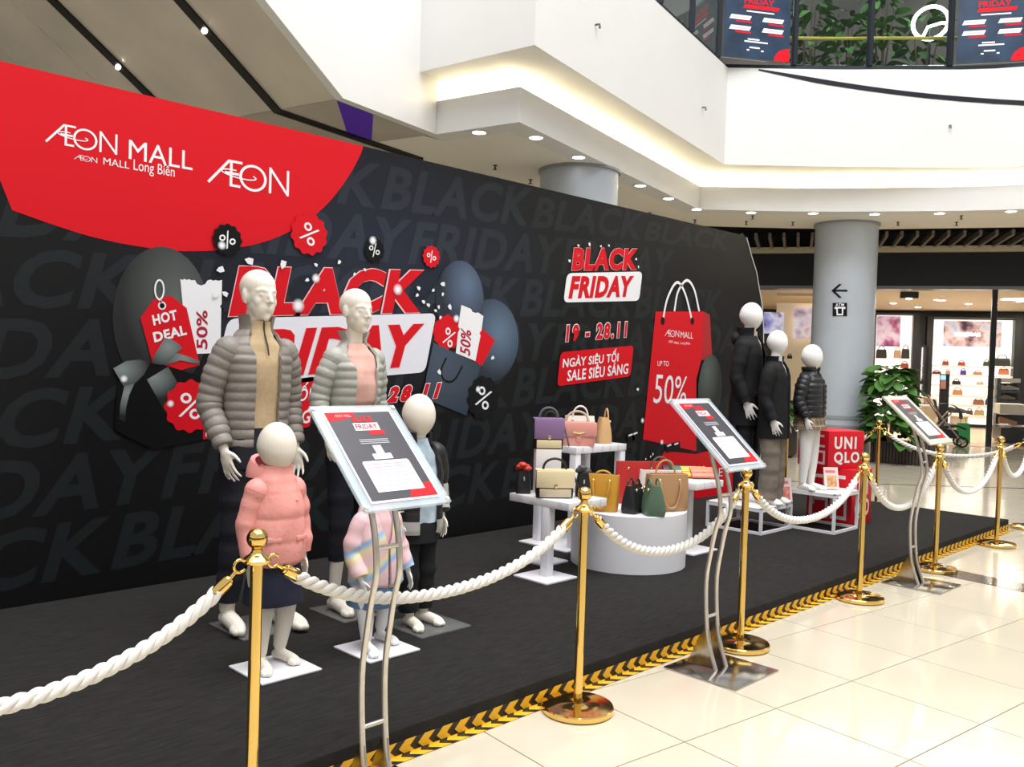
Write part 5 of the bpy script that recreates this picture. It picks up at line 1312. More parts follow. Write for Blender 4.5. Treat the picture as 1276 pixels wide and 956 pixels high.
# ================================================================== WIRE FRAMES, RED BOXES, CARDS
def wire(label, x0, x1, y0, y1, z1):
    t = thing('wire_riser', label, 'riser', ((x0 + x1) / 2, (y0 + y1) / 2, STAGE_Z))
    w_, d_, h_ = x1 - x0, y1 - y0, z1 - STAGE_Z; r = 0.022
    for sx_ in (-1, 1):
        for sy in (-1, 1): MB().box((sx_ * (w_ - r) / 2, sy * (d_ - r) / 2, h_ / 2), (r, r, h_)).build('leg', M_white, t, 0)
        for z in (r / 2, h_ - r / 2 - 0.012): MB().box((sx_ * (w_ - r) / 2, 0, z), (r, d_ - 2 * r, r)).build('rail', M_white, t, 0)
    for sy in (-1, 1):
        for z in (r / 2, h_ - r / 2 - 0.012): MB().box((0, sy * (d_ - r) / 2, z), (w_ - 2 * r, r, r)).build('rail', M_white, t, 0)
    MB().bbox((0, 0, h_ - 0.006), (w_, d_, 0.012), 0.002).build('top_panel', mat('riser_top', (0.80, 0.78, 0.74), 0.4), t, 30)
    return t
F1Z, F2Z = 0.322, 0.44
wire('low white wire riser under the tall black coat mannequin', 6.62, 7.15, 3.64, 4.17, F1Z)
wire('higher white wire riser under the plaid skirt mannequin', 7.13 + 0.04, 7.64, 3.27, 3.72, F2Z)
M_boxr = mat('box_red', (0.62, 0.010, 0.022), 0.4, spec=0.3); M_boxw = mat('box_white', (0.82, 0.80, 0.80), 0.5); M_boxd = mat('box_outline', (0.62, 0.34, 0.34), 0.5)
KATA = [[[(0.05, 0.90), (0.36, 0.90), (0.36, 0.60)], [(0.02, 0.60), (0.46, 0.60)]], [[(0.58, 0.92), (0.94, 0.92)], [(0.56, 0.60), (0.98, 0.60)]],
        [[(0.06, 0.42), (0.06, 0.28)], [(0.06, 0.42), (0.44, 0.42), (0.44, 0.06), (0.10, 0.06)]], [[(0.58, 0.42), (0.96, 0.42), (0.96, 0.06), (0.58, 0.06), (0.58, 0.42)]]]
def redbox(label, c, sx_, sy, z0, h, rz):
    t = thing('red_box', label, 'box', (c[0], c[1], z0), rz)
    MB().bbox((0, 0, h / 2), (sx_, sy, h), 0.003).build('carton', M_boxr, t, 30)
    y = -sy / 2 - 0.0015; x = -sx_ / 2 - 0.0015
    m_ = 0.14
    text_on('box_lettering', 'UNI', (-sx_ * 0.34, y, h * 0.52), (sx_ * 0.62, 0, 0), (0, 0, h * 0.33), M_boxw, t, 0.035, 1.25)
    text_on('box_lettering', 'QLO', (-sx_ * 0.34, y, h * 0.10), (sx_ * 0.72, 0, 0), (0, 0, h * 0.35), M_boxw, t, 0.035, 1.2)
    for g in [[l_] for q_ in KATA for l_ in q_]:
        v, f = strokes2d(g, 0.075)
        MB().add([(x, sy / 2 - sy * (0.10 + 0.8 * u), h * (0.08 + 0.84 * w_)) for u, w_ in v], f).build('box_lettering', M_boxw, t, 0)
    return t
redbox('lower red box of the stack, behind the white wire riser', (7.87, 3.555), 0.42, 0.42, STAGE_Z + 0.0005, 0.505, 0)
rb = redbox('upper red box of the stack, turned askew on top', (7.785, 3.615), 0.40, 0.40, STAGE_Z + 0.507, 0.335, radians(-23.5))
# notice cards propped at the mannequins' feet
def card(label, loc, w_, h_, rz, cols):
    t = thing('notice_card', label, 'card', loc, rz)
    MB().box((0, 0.02, h_ / 2), (w_, 0.004, h_), M=Matrix.Rotation(radians(-14), 3, 'X')).build('card', mat('card_pink', (0.82, 0.66, 0.64), 0.4), t, 0)
    M_ = Matrix.Rotation(radians(-14), 3, 'X')
    def q4(nm, u0, v0, u1, v1, m): poly_on(nm, [M_ @ Vector((u * w_, -0.0025, (v - 0.5) * h_)) + Vector((0, 0.02, h_ / 2)) for u, v in ((u0, v0), (u1, v0), (u1, v1), (u0, v1))], m, t)
    q4('card_print', -0.30, 0.10, 0.36, 0.62, mat(cols[0], cols[1], 0.4, noise=(30, 0.5)))
    q4('card_print', -0.40, 0.74, 0.30, 0.86, mat('card_red', (0.70, 0.20, 0.20), 0.4))
    return t
card('pink notice card on the low wire riser', (7.095, 3.69, F1Z + 0.006), 0.14, 0.21, radians(-40), ('card_art', (0.68, 0.22, 0.16)))
card('notice card with an orange picture on the higher wire riser', (7.42, 3.42, F2Z + 0.006), 0.13, 0.19, radians(-40), ('card_art2', (0.70, 0.36, 0.16)))
# ================================================================== MANNEQUINS
def limb(b, pts, n=12, seg=5):
    q = crv(pts, seg)
    b.tube([p[:3] for p in q], [p[3] for p in q], n)
    for p in (q[0], q[-1]): b.sphere(p[:3], p[3] * 0.999, n, 8)
def frame3(d, n):
    d = Vector(d).normalized(); n = Vector(n); n = (n - d * n.dot(d)).normalized(); return d, n, d.cross(n)
def hand(b, wrist, d, n, thumb, k=1.0, curl=0.5):
    """palm, four separate fingers and a thumb; d fingers' direction, n palm normal, thumb: side vector"""
    d, n, s = frame3(d, n)
    if s.dot(Vector(thumb)) < 0: s = -s
    w = Vector(wrist)
    M = Matrix((( s.x, n.x, d.x), (s.y, n.y, d.y), (s.z, n.z, d.z)))
    b.sphere(w + d * 0.052 * k, (0.041 * k, 0.0150 * k, 0.056 * k), 14, 10, M)
    limb(b, [(*(w - d * 0.03 * k), 0.024 * k), (*(w + d * 0.03 * k), 0.022 * k)], 10, 3)
    for off, L, sp in ((0.031, 0.074, 0.16), (0.0105, 0.086, 0.05), (-0.0105, 0.081, -0.06), (-0.030, 0.062, -0.17)):
        p = w + d * (0.090 * k) + s * (off * k); dr = (d + s * sp).normalized(); pts = [(*(p - dr * 0.03 * k), 0.0090 * k)]
        for j, fr in enumerate((0.42, 0.32, 0.26)):
            a = curl * (0.25 + 0.55 * j); dd = dr * cos(a) + n * sin(a)
            pts.append((*p, (0.0088 - 0.0006 * j) * k)); p = p + dd * (L * fr * k)
        pts.append((*p, 0.0062 * k))
        limb(b, pts, 8, 3)
    p = w + d * 0.028 * k + s * 0.030 * k; dr = (s * 0.62 + d * 0.75 + n * 0.25).normalized()
    limb(b, [(*(p - s * 0.012 * k), 0.014 * k), (*(p + dr * 0.028 * k), 0.0115 * k), (*(p + dr * 0.052 * k + d * 0.006 * k), 0.0095 * k), (*(p + dr * 0.066 * k + d * 0.016 * k), 0.0072 * k)], 8, 3)
def fuse(b, name, m, parent, voxel, it=3):
    me = b.mesh('tmp', None, 0); o = bpy.data.objects.new('tmp', me); COL.objects.link(o)
    r = o.modifiers.new('r', 'REMESH'); r.mode = 'VOXEL'; r.voxel_size = voxel
    s = o.modifiers.new('s', 'SMOOTH'); s.factor = 0.5; s.iterations = it
    bpy.context.view_layer.update()
    me2 = evaluated_mesh(o, name); bpy.data.objects.remove(o); bpy.data.meshes.remove(me)
    for v in me2.vertices:
        if v.co.z < 0.0015: v.co.z = 0.0015
    for p in me2.polygons: p.use_smooth = True
    me2.materials.clear(); me2.materials.append(m)
    return link(name, me2, parent)
def head(b, zt, hh, face, yaw=0.0, cy=0.0, fem=False):
    """head between z = zt-hh (chin) and zt; the face looks to -y turned by yaw"""
    R = Matrix.Rotation(yaw, 3, 'Z'); o = Vector((0, cy, 0))
    def at(x, y, z): return R @ Vector((x * hh, y * hh, 0)) + o + Vector((0, 0, zt - hh + z * hh))
    k = hh
    if face:
        b.sphere(at(0, 0.06, 0.66), (0.315 * k, 0.40 * k, 0.345 * k), 22, 16, R)
        b.sphere(at(0, -0.055, 0.50), (0.275 * k, 0.305 * k, 0.37 * k), 20, 14, R)
        b.sphere(at(0, -0.115, 0.27), (0.225 * k, 0.225 * k, 0.255 * k), 18, 12, R); b.sphere(at(0, -0.02, 0.30), (0.24 * k, 0.24 * k, 0.24 * k), 18, 12, R)
        b.sphere(at(0, -0.245, 0.09), (0.085 * k, 0.07 * k, 0.08 * k), 12, 8, R)            # chin
        nw = 0.050 if not fem else 0.042
        limb(b, [(*at(0, -0.335, 0.56), 0.030 * k), (*at(0, -0.385, 0.46), 0.040 * k), (*at(0, -0.425, 0.375), nw * k)], 10, 4)   # nose
        for sx in (-1, 1):
            limb(b, [(*at(sx * 0.04, -0.345, 0.575), 0.026 * k), (*at(sx * 0.13, -0.312, 0.595), 0.030 * k), (*at(sx * 0.205, -0.235, 0.575), 0.028 * k)], 8, 3)  # brow
            b.sphere(at(sx * 0.13, -0.29, 0.50), (0.055 * k, 0.045 * k, 0.035 * k), 10, 8, R)     # closed eye
            b.sphere(at(sx * 0.035, -0.375, 0.36), (0.035 * k, 0.035 * k, 0.028 * k), 8, 6, R)    # nostril wing
            b.sphere(at(sx * 0.165, -0.20, 0.38), (0.080 * k, 0.095 * k, 0.13 * k), 10, 8, R)      # cheek
            b.sphere(at(sx * 0.13, -0.11, 0.30), (0.115 * k, 0.17 * k, 0.17 * k), 12, 8, R)      # jaw
            b.sphere(at(sx * 0.315, 0.03, 0.48), (0.032 * k, 0.080 * k, 0.13 * k), 10, 8, R)      # ear
            b.sphere(at(sx * 0.31, 0.01, 0.38), (0.03 * k, 0.04 * k, 0.05 * k), 8, 6, R)
        b.sphere(at(0, -0.322, 0.250), (0.085 * k, 0.036 * k, 0.022 * k), 12, 8, R); b.sphere(at(0, -0.316, 0.208), (0.070 * k, 0.036 * k, 0.024 * k), 12, 8, R)  # lips
    else:
        e_ = MB().sphere((0, 0, 0), 1.0, 28, 20)
        vs = []
        for x, y, z in e_.v:                       # smooth egg, narrowing to the chin, face side flatter
            f = 1.0 - 0.30 * max(0.0, -z) ** 1.6
            yy = y * (0.43 if y > 0 else 0.40) * f - 0.07 * max(0.0, -z) + 0.02
            vs.append(at(x * 0.375 * f, yy, 0.5 + z * 0.5))
        b.add(vs, e_.f)
def ellring(z, rx, ry, cx, cy, n, g=0.0, e=0.86):
    """ring starting at the front (-y); g half gap angle"""
    out = []
    for k in range(n):
        t = g + (2 * pi - 2 * g) * (k / (n - 1) if g > 0 else k / n)
        s, c = sin(t), cos(t)
        out.append((cx + rx * abs(s) ** e * (1 if s >= 0 else -1), cy - ry * abs(c) ** e * (1 if c >= 0 else -1), z))
    return out
def interp(prof, z):
    for a, c in zip(prof, prof[1:]):
        if a[0] <= z <= c[0]:
            u = (z - a[0]) / (c[0] - a[0]); u = u * u * (3 - 2 * u) * 0.5 + u * 0.5
            return [p + (q - p) * u for p, q in zip(a[1:], c[1:])]
    return list(prof[-1][1:] if z > prof[-1][0] else prof[0][1:])
def shell(b, prof, gap=None, quilt=None, th=0.012, n=48, rows=None, wr=0.0, seed=1):
    """torso garment; prof rows (z, rx, ry, cx, cy); gap(z) half angle of the open front"""
    z0, z1 = prof[0][0], prof[-1][0]
    rows = rows or (max(24, int((z1 - z0) / quilt[0] * 8)) if quilt else 36)
    rnd = random.Random(seed); ph = [rnd.uniform(0, 6.28) for _ in range(8)]
    outer, inner = [], []
    for i in range(rows + 1):
        z = z0 + (z1 - z0) * i / rows
        rx, ry, cx, cy = interp(prof, z)
        d = 0.0
        if quilt:
            u = ((z - z0) / quilt[0]) % 1.0; d = quilt[1] * (abs(sin(pi * u)) ** 0.55 - 0.6)
        g = gap(z) if gap else 0.0
        ro = ellring(z, rx + d, ry + d, cx, cy, n, g); ri = ellring(z, rx - th, ry - th, cx, cy, n, g)
        if wr:
            for k, p in enumerate(ro):
                t = 2 * pi * k / n
                w_ = wr * (sin(3 * t + 9 * z + ph[0]) * sin(14 * z + ph[1]) + 0.6 * sin(7 * t - 22 * z + ph[2]) + 0.4 * sin(31 * z + 2 * t + ph[3]))
                v = Vector((p[0] - cx, p[1] - cy, 0)); L = v.length or 1; v = v / L * w_; ro[k] = (p[0] + v.x, p[1] + v.y, p[2] + 0.3 * w_)
        outer.append(ro); inner.append(ri)
    closed = gap is None
    ring_all = outer + inner[::-1] + [outer[0]]
    b.loft(ring_all, closed=closed, caps=(False, False))
    if not closed:
        vs = []; fs = []
        for side in (0, -1):
            o = len(vs)
            for ro, ri in zip(outer, inner): vs += [ro[side], ri[side]]
            for i in range(rows):
                q = (o + 2 * i, o + 2 * i + 1, o + 2 * i + 3, o + 2 * i + 2); fs.append(q if side == 0 else q[::-1])
        b.add(vs, fs)
def sleeve(b, pts, quilt=None, n=20, wr=0.0, seed=3):
    q = crv(pts, 10); L = [0.0]
    for a, c in zip(q, q[1:]): L.append(L[-1] + (Vector(c[:3]) - Vector(a[:3])).length)
    tot = L[-1]; rows = max(30, int(tot / quilt[0] * 8)) if quilt else 34
    P = []; R = []
    j = 0; rnd = random.Random(seed); ph = rnd.uniform(0, 6)
    for i in range(rows + 1):
        u = tot * i / rows
        while j < len(L) - 2 and L[j + 1] < u: j += 1
        f = (u - L[j]) / max(1e-9, L[j + 1] - L[j])
        p = [a + (c - a) * f for a, c in zip(q[j], q[j + 1])]
        r = p[3]
        if quilt: r += quilt[1] * (abs(sin(pi * ((tot - u) / quilt[0] % 1.0))) ** 0.55 - 0.6)
        if wr: r += wr * (sin(u * 46 + ph) + 0.6 * sin(u * 83 + 2 * ph))
        P.append(p[:3]); R.append(r)
    b.tube(P, R, n, cap=False)
    # rounded shoulder cap, turned-in cuff
    b.sphere(P[0], R[0] * 0.99, n, 10)
    d = (Vector(P[-1]) - Vector(P[-2])).normalized(); e = Vector(P[-1])
    b.tube([e, e - d * 0.012], [R[-1], R[-1] * 0.75], n, cap=True)
def legs(b, hip, legsp, n=20, wr=0.004):
    """trousers: hip profile and two legs [(x,y,z,r)...]"""
    shell(b, hip, th=0.01, n=36, rows=14)
    for i, L in enumerate(legsp): sleeve(b, L, None, n, wr, 5 + i)
def mq(label, loc, rz, cat='mannequin'): return thing('mannequin', label, cat, loc, rz)
def foot(b, x, y, k=1.0, turn=0.0, z=0.0):
    c, s = cos(turn), sin(turn)
    def q(dx, dy, zz, r): return (x + dx * c - dy * s, y + dx * s + dy * c, zz * k + z, r * k)
    limb(b, [q(0, 0.055 * k, 0.036, 0.036), q(0, 0.0, 0.045, 0.040), q(0.003, -0.07 * k, 0.036, 0.040), q(0.004, -0.135 * k, 0.026, 0.034), q(0.0, -0.175 * k, 0.019, 0.020)], 12, 4)
    limb(b, [q(-0.018, -0.13 * k, 0.022, 0.026), q(-0.020, -0.165 * k, 0.017, 0.017)], 10, 3)
    limb(b, [q(0, 0.02 * k, 0.06, 0.036), q(0, 0.028 * k, 0.12, 0.034)], 12, 3)
def body(t, m, H, hh, face, arms, legp, sw, zs, hipz, neck_r=0.052, voxel=0.006, yaw=0.0, k=1.0, hands=(True, True), fem=False, torso_r=0.10, curl=0.5):
    b = MB()
    head(b, H, hh, face, yaw, -0.012 * k, fem)
    limb(b, [(0, 0.012, zs - 0.01, neck_r * 1.35), (0, 0.008, zs + 0.045 * k, neck_r * 1.02), (0, -0.004, H - hh + 0.08 * k, neck_r * 0.95)], 16, 4)
    limb(b, [(-sw * 0.8, 0.005, zs - 0.055, 0.036 * k), (0, 0.008, zs - 0.02, 0.045 * k), (sw * 0.8, 0.005, zs - 0.055, 0.036 * k)], 12, 4)
    limb(b, [(0, 0, hipz, torso_r), (0, 0, (hipz + zs) / 2, torso_r * 0.85), (0, 0.005, zs - 0.13 * k, torso_r * 0.84)], 18, 5)
    for i, A in enumerate(arms):
        if not A: continue
        sh, el, wr_, d, n, th = A
        limb(b, [(sh[0] * 0.95, sh[1], sh[2] - 0.02, 0.034 * k), (*el, 0.034 * k), (*wr_, 0.024 * k)], 12, 5)
        if hands[i]: hand(b, wr_, d, n, th, k, curl)
    for L in legp:
        limb(b, L['pts'], 14, 5)
        foot(b, L['foot'][0], L['foot'][1], k, L['foot'][2] if len(L['foot']) > 2 else 0.0)
    return fuse(b, 'body', m, t, voxel)
def plate(t, kind, sx, sy, th=0.010, cx=0.0, cy=0.0):
    MB().bbox((cx, cy, -th / 2 - 0.0003), (sx, sy, th), 0.003).build('base_plate', kind, t, 30)
M_glsb = mat('glass_base', (0.30, 0.31, 0.29), 0.05, alpha=0.35, coat=0.6)
down = (0.0, -0.30, -1.0)

# ------------------------------------------------ 1. man in taupe quilted jacket
M_taupe = mat('jacket_taupe', (0.265, 0.238, 0.210), 0.50, noise=(7, 0.12), bump=(60, 0.18)); M_navy = mat('trouser_navy', (0.010, 0.011, 0.018), 0.8, noise=(20, 0.2))
M_beige = mat('sweater_beige', (0.56, 0.41, 0.245), 0.9, noise=(40, 0.08), bump=(240, 0.35)); M_zip = mat('zip_dark', (0.04, 0.035, 0.03), 0.4)
t = mq('adult man mannequin in a taupe quilted jacket, beige sweater and navy trousers', (2.245, 4.06, 0.1105), 0.0)
LG = [{'pts': [(-0.09, 0.0, 0.92, 0.085), (-0.105, -0.02, 0.50, 0.055), (-0.12, 0.02, 0.09, 0.038)], 'foot': (-0.12, -0.005, -0.15)}, {'pts': [(0.09, 0.0, 0.92, 0.085), (0.105, -0.06, 0.50, 0.055), (0.115, -0.09, 0.09, 0.038)], 'foot': (0.115, -0.115, 0.15)}]
ARM = [((-0.175, 0.01, 1.395), (-0.225, 0.04, 1.12), (-0.205, -0.075, 0.905), (0.10, -0.40, -1), (1, 0.2, 0), (0.2, -1, 0)), ((0.175, 0.01, 1.395), (0.222, 0.045, 1.12), (0.215, -0.03, 0.895), (-0.05, -0.25, -1), (-0.8, -0.6, 0), (-0.5, -1, 0))]
body(t, M_cream, 1.79, 0.262, True, ARM, LG, 0.20, 1.44, 0.95, 0.058, 0.006, radians(4))
b = MB(); prof = [(0.90, 0.165, 0.122, 0, 0), (1.05, 0.165, 0.122, 0, 0), (1.22, 0.174, 0.128, 0, -0.005), (1.34, 0.178, 0.126, 0, -0.005), (1.405, 0.165, 0.110, 0, 0), (1.45, 0.120, 0.092, 0, 0.005), (1.485, 0.086, 0.082, 0, 0.008)]
gapm = lambda z: 0.34 + 0.10 * (1.2 - z if z < 1.2 else 0) + (0.45 * (z - 1.36) / 0.12 if z > 1.36 else 0)
shell(b, prof, gapm, (0.046, 0.0085), 0.012, 56, wr=0.0022)
shell(b, [(1.465, 0.088, 0.083, 0, 0.006), (1.50, 0.079, 0.078, 0, 0.008), (1.545, 0.084, 0.084, 0, 0.006), (1.56, 0.088, 0.088, 0, 0.005)], lambda z: 0.75 + (z - 1.465) * 2.2, None, 0.012, 36, 10, 0.0015)
for sx in (-1, 1):
    A = ARM[0 if sx < 0 else 1]; e, w_ = A[1], A[2]
    sleeve(b, [(sx * 0.150, 0.0, 1.378, 0.074), (sx * 0.192, 0.02, 1.28, 0.067), (*e, 0.060), ((e[0] + w_[0]) / 2, (e[1] + w_[1]) / 2 + 0.004, (e[2] + w_[2]) / 2, 0.055), (w_[0], w_[1], w_[2] + 0.012, 0.047)], (0.046, 0.0080), 24, 0.0018, 4 + sx)
b.build('jacket', M_taupe, t, 60)
b = MB(); shell(b, [(0.93, 0.148, 0.106, 0, 0), (1.1, 0.148, 0.106, 0, 0), (1.32, 0.156, 0.112, 0, -0.006), (1.405, 0.135, 0.096, 0, 0), (1.455, 0.085, 0.080, 0, 0.004), (1.50, 0.067, 0.068, 0, 0.006), (1.53, 0.066, 0.067, 0, 0.004)], None, None, 0.008, 44, 44, 0.0025)
b.build('sweater', M_beige, t, 60)
MB().tube([(0, -0.064, 1.53), (0, -0.073, 1.47), (0, -0.106, 1.41), (0, -0.121, 1.36)], 0.004, 6).build('zip', M_zip, t, 50)
b = MB(); legs(b, [(0.80, 0.175, 0.125, 0, 0), (0.90, 0.168, 0.122, 0, 0), (1.0, 0.155, 0.11, 0, 0)], [[(-0.088, 0, 0.86, 0.096), (-0.105, -0.015, 0.5, 0.073), (-0.12, 0.015, 0.13, 0.057)], [(0.088, 0, 0.86, 0.096), (0.105, -0.05, 0.5, 0.073), (0.115, -0.092, 0.13, 0.057)]]); b.build('trousers', M_navy, t, 60)
plate(t, M_glsb, 0.36, 0.36, 0.009, 0.02, -0.05)

# ------------------------------------------------ 2. woman in pale grey quilted jacket
M_pgrey = mat('jacket_pale_grey', (0.43, 0.43, 0.385), 0.48, noise=(7, 0.10), bump=(60, 0.18)); M_blush = mat('top_blush', (0.74, 0.43, 0.36), 0.7, noise=(12, 0.06), bump=(25, 0.3))
M_skinp = mat('waist_rose', (0.52, 0.27, 0.22), 0.7)
t = mq('adult woman mannequin in a pale grey quilted jacket and blush pink top', (2.785, 3.985, 0.1105), 0.0)
LG = [{'pts': [(-0.075, 0, 0.88, 0.075), (-0.08, -0.02, 0.48, 0.048), (-0.085, 0.01, 0.09, 0.030)], 'foot': (-0.085, -0.02, -0.1)}, {'pts': [(0.075, 0, 0.88, 0.075), (0.08, -0.03, 0.48, 0.048), (0.08, -0.03, 0.09, 0.030)], 'foot': (0.08, -0.06, 0.1)}]
ARM = [((-0.145, 0.01, 1.365), (-0.19, 0.035, 1.13), (-0.195, -0.06, 0.955), (0.05, -0.35, -1), (1, 0.2, 0), (0.2, -1, 0)), ((0.145, 0.01, 1.365), (0.188, 0.04, 1.13), (0.185, -0.02, 0.94), (0.0, -0.2, -1), (-1, -0.3, 0), (0, -1, 0))]
body(t, M_cream, 1.735, 0.245, True, ARM, LG, 0.14, 1.405, 0.92, 0.045, 0.006, radians(6), 0.9, fem=True, torso_r=0.088)
b = MB(); prof = [(0.93, 0.148, 0.118, 0, 0), (1.05, 0.140, 0.114, 0, 0), (1.22, 0.148, 0.128, 0, -0.01), (1.31, 0.150, 0.126, 0, -0.008), (1.37, 0.138, 0.105, 0, 0), (1.415, 0.098, 0.085, 0, 0.004), (1.44, 0.074, 0.072, 0, 0.006)]
shell(b, prof, lambda z: 0.42 + (0.7 * (z - 1.30) / 0.14 if z > 1.30 else 0), (0.045, 0.0078), 0.012, 52, wr=0.002, seed=8)
shell(b, [(1.425, 0.074, 0.072, 0, 0.006), (1.455, 0.066, 0.066, 0, 0.008), (1.49, 0.078, 0.080, 0, 0.010), (1.505, 0.084, 0.086, 0, 0.010)], lambda z: 1.05 + (z - 1.425) * 2.0, None, 0.011, 34, 10, 0.0012)
for sx in (-1, 1):
    A = ARM[0 if sx < 0 else 1]; e, w_ = A[1], A[2]
    sleeve(b, [(sx * 0.124, 0.0, 1.352, 0.064), (sx * 0.160, 0.015, 1.27, 0.058), (*e, 0.052), ((e[0] + w_[0]) / 2, (e[1] + w_[1]) / 2, (e[2] + w_[2]) / 2, 0.048), (w_[0], w_[1], w_[2] + 0.012, 0.041)], (0.045, 0.0072), 22, 0.0016, 6 + sx)
b.build('jacket', M_pgrey, t, 60)
b = MB(); shell(b, [(1.10, 0.118, 0.092, 0, -0.004), (1.13, 0.126, 0.104, 0, -0.010), (1.22, 0.128, 0.110, 0, -0.014), (1.29, 0.126, 0.106, 0, -0.008), (1.37, 0.106, 0.084, 0, 0), (1.415, 0.072, 0.066, 0, 0.004), (1.44, 0.052, 0.053, 0, 0.004)], None, None, 0.008, 44, 40, 0.004, 11); b.build('top', M_blush, t, 60)
b = MB(); shell(b, [(0.92, 0.135, 0.100, 0, 0), (1.02, 0.122, 0.092, 0, 0), (1.12, 0.124, 0.092, 0, 0)], None, None, 0.008, 40, 14, 0.002); b.build('under_layer', M_skinp, t, 60)
b = MB(); legs(b, [(0.78, 0.150, 0.115, 0, 0), (0.88, 0.145, 0.112, 0, 0), (0.98, 0.125, 0.098, 0, 0)], [[(-0.074, 0, 0.84, 0.080), (-0.08, -0.015, 0.5, 0.058), (-0.083, 0.0, 0.27, 0.047)], [(0.074, 0, 0.84, 0.080), (0.08, -0.025, 0.5, 0.058), (0.081, -0.03, 0.27, 0.047)]], 20, 0.002); b.build('leggings', M_navy, t, 60)
plate(t, M_glsb, 0.34, 0.34, 0.009, 0, -0.05)

# ------------------------------------------------ 3. child in pink hooded jacket
def child(label, loc, H, hh, zs, sw, hipz, arms, k, m, base, legr=0.040, yaw=0.0, feet=((-0.06, 0), (0.06, -0.02)), voxel=0.0048, plate_c=(0, -0.03), hands=(True, True), curl=0.5, bsz=0.29):
    t = mq(label, loc, 0.0)
    LG = [{'pts': [(x * 0.9, 0, hipz, legr * 1.5), (x, y * 0.5 - 0.005, hipz * 0.55, legr), (x, y + 0.015, 0.07, legr * 0.66)], 'foot': (x, y, (-0.2 if x < 0 else 0.2))} for x, y in feet]
    body(t, m, H, hh, False, arms, LG, sw, zs, hipz + 0.05, 0.040 * k / 0.62, voxel, yaw, k, hands, torso_r=0.078 * k / 0.62, curl=curl)
    if base: plate(t, base, bsz, bsz, 0.010, *plate_c)
    return t
M_pinkj = mat('jacket_pink', (0.86, 0.35, 0.305), 0.55, noise=(9, 0.07), bump=(40, 0.25)); M_pinkl = mat('hood_lining', (0.66, 0.18, 0.20), 0.7); M_skirtn = mat('skirt_navy', (0.010, 0.012, 0.030), 0.8)
ARM = [((-0.095, 0, 0.785), (-0.128, 0.01, 0.62), (-0.128, -0.03, 0.48), down, (1, 0, 0), (0, -1, 0)), ((0.095, 0, 0.785), (0.132, 0.015, 0.62), (0.140, -0.01, 0.475), (0.02, -0.15, -1), (-1, 0, 0), (0, -1, 0))]
t = child('child mannequin in a salmon pink hooded jacket and navy skirt', (2.01, 3.44, 0.1115), 1.072, 0.222, 0.815, 0.105, 0.42, ARM, 0.62, M_cream, M_white, feet=((-0.062, -0.02), (0.065, 0.03)), yaw=radians(8), legr=0.046)
b = MB(); shell(b, [(0.452, 0.112, 0.100, 0, 0), (0.470, 0.128, 0.115, 0, 0), (0.56, 0.126, 0.116, 0, -0.004), (0.68, 0.118, 0.110, 0, -0.006), (0.76, 0.108, 0.098, 0, -0.002), (0.82, 0.086, 0.084, 0, 0.004), (0.855, 0.070, 0.072, 0, 0.004), (0.885, 0.064, 0.068, 0, 0.0)], None, (0.105, 0.006), 0.010, 48, 60, 0.0032, 21)
for sx in (-1, 1):
    A = ARM[0 if sx < 0 else 1]; e, w_ = A[1], A[2]
    sleeve(b, [(sx * 0.083, 0, 0.772, 0.058), (sx * 0.106, 0.005, 0.715, 0.053), (*e, 0.047), ((e[0] + w_[0]) / 2, (e[1] + w_[1]) / 2, (e[2] + w_[2]) / 2, 0.045), (w_[0], w_[1], w_[2] + 0.01, 0.036)], (0.085, 0.004), 20, 0.0025, 9 + sx)
b.build('jacket', M_pinkj, t, 60)
# hood lying open behind the neck
b = MB(); rings = []
for i in range(9):
    u = i / 8; r = 0.118 - 0.02 * u ** 2; ring = []
    for k in range(24):
        a = 2 * pi * k / 24
        back = max(0.0, sin(a))
        rr = r * (0.78 + 0.42 * back)
        ring.append((rr * 0.95 * cos(a), 0.028 + rr * sin(a) * 0.95, 0.828 + 0.085 * u * (0.35 + 0.75 * back) + (0.02 * (1 - back) * u)))
    rings.append(ring)
inner_r = [[(x * 0.80, 0.028 + (y - 0.028) * 0.80, z - 0.006) for x, y, z in r_] for r_ in rings[::-1]]
b.loft(rings + inner_r[:1], caps=(False, False)); b.build('hood', M_pinkj, t, 60)
MB().loft(inner_r, caps=(False, False)).build('hood_lining', M_pinkl, t, 60)
for sx in (-1, 1):
    MB().bbox((sx * 0.070, -0.104, 0.575), (0.075, 0.012, 0.024), 0.005, sx * 0.42).build('pocket_flap', M_pinkj, t, 30)
for k in range(3): MB().sphere((0.040, -0.113 + 0.003 * k, 0.50 + 0.12 * k), 0.006, 8, 6).build('snap', mat('snap_rose', (0.80, 0.34, 0.30), 0.35), t, 60)
b = MB(); shell(b, [(0.285, 0.130, 0.115, 0, 0), (0.36, 0.120, 0.108, 0, 0), (0.48, 0.102, 0.092, 0, 0)], None, None, 0.006, 48, 16, 0.004, 5); b.build('skirt', M_skirtn, t, 60)

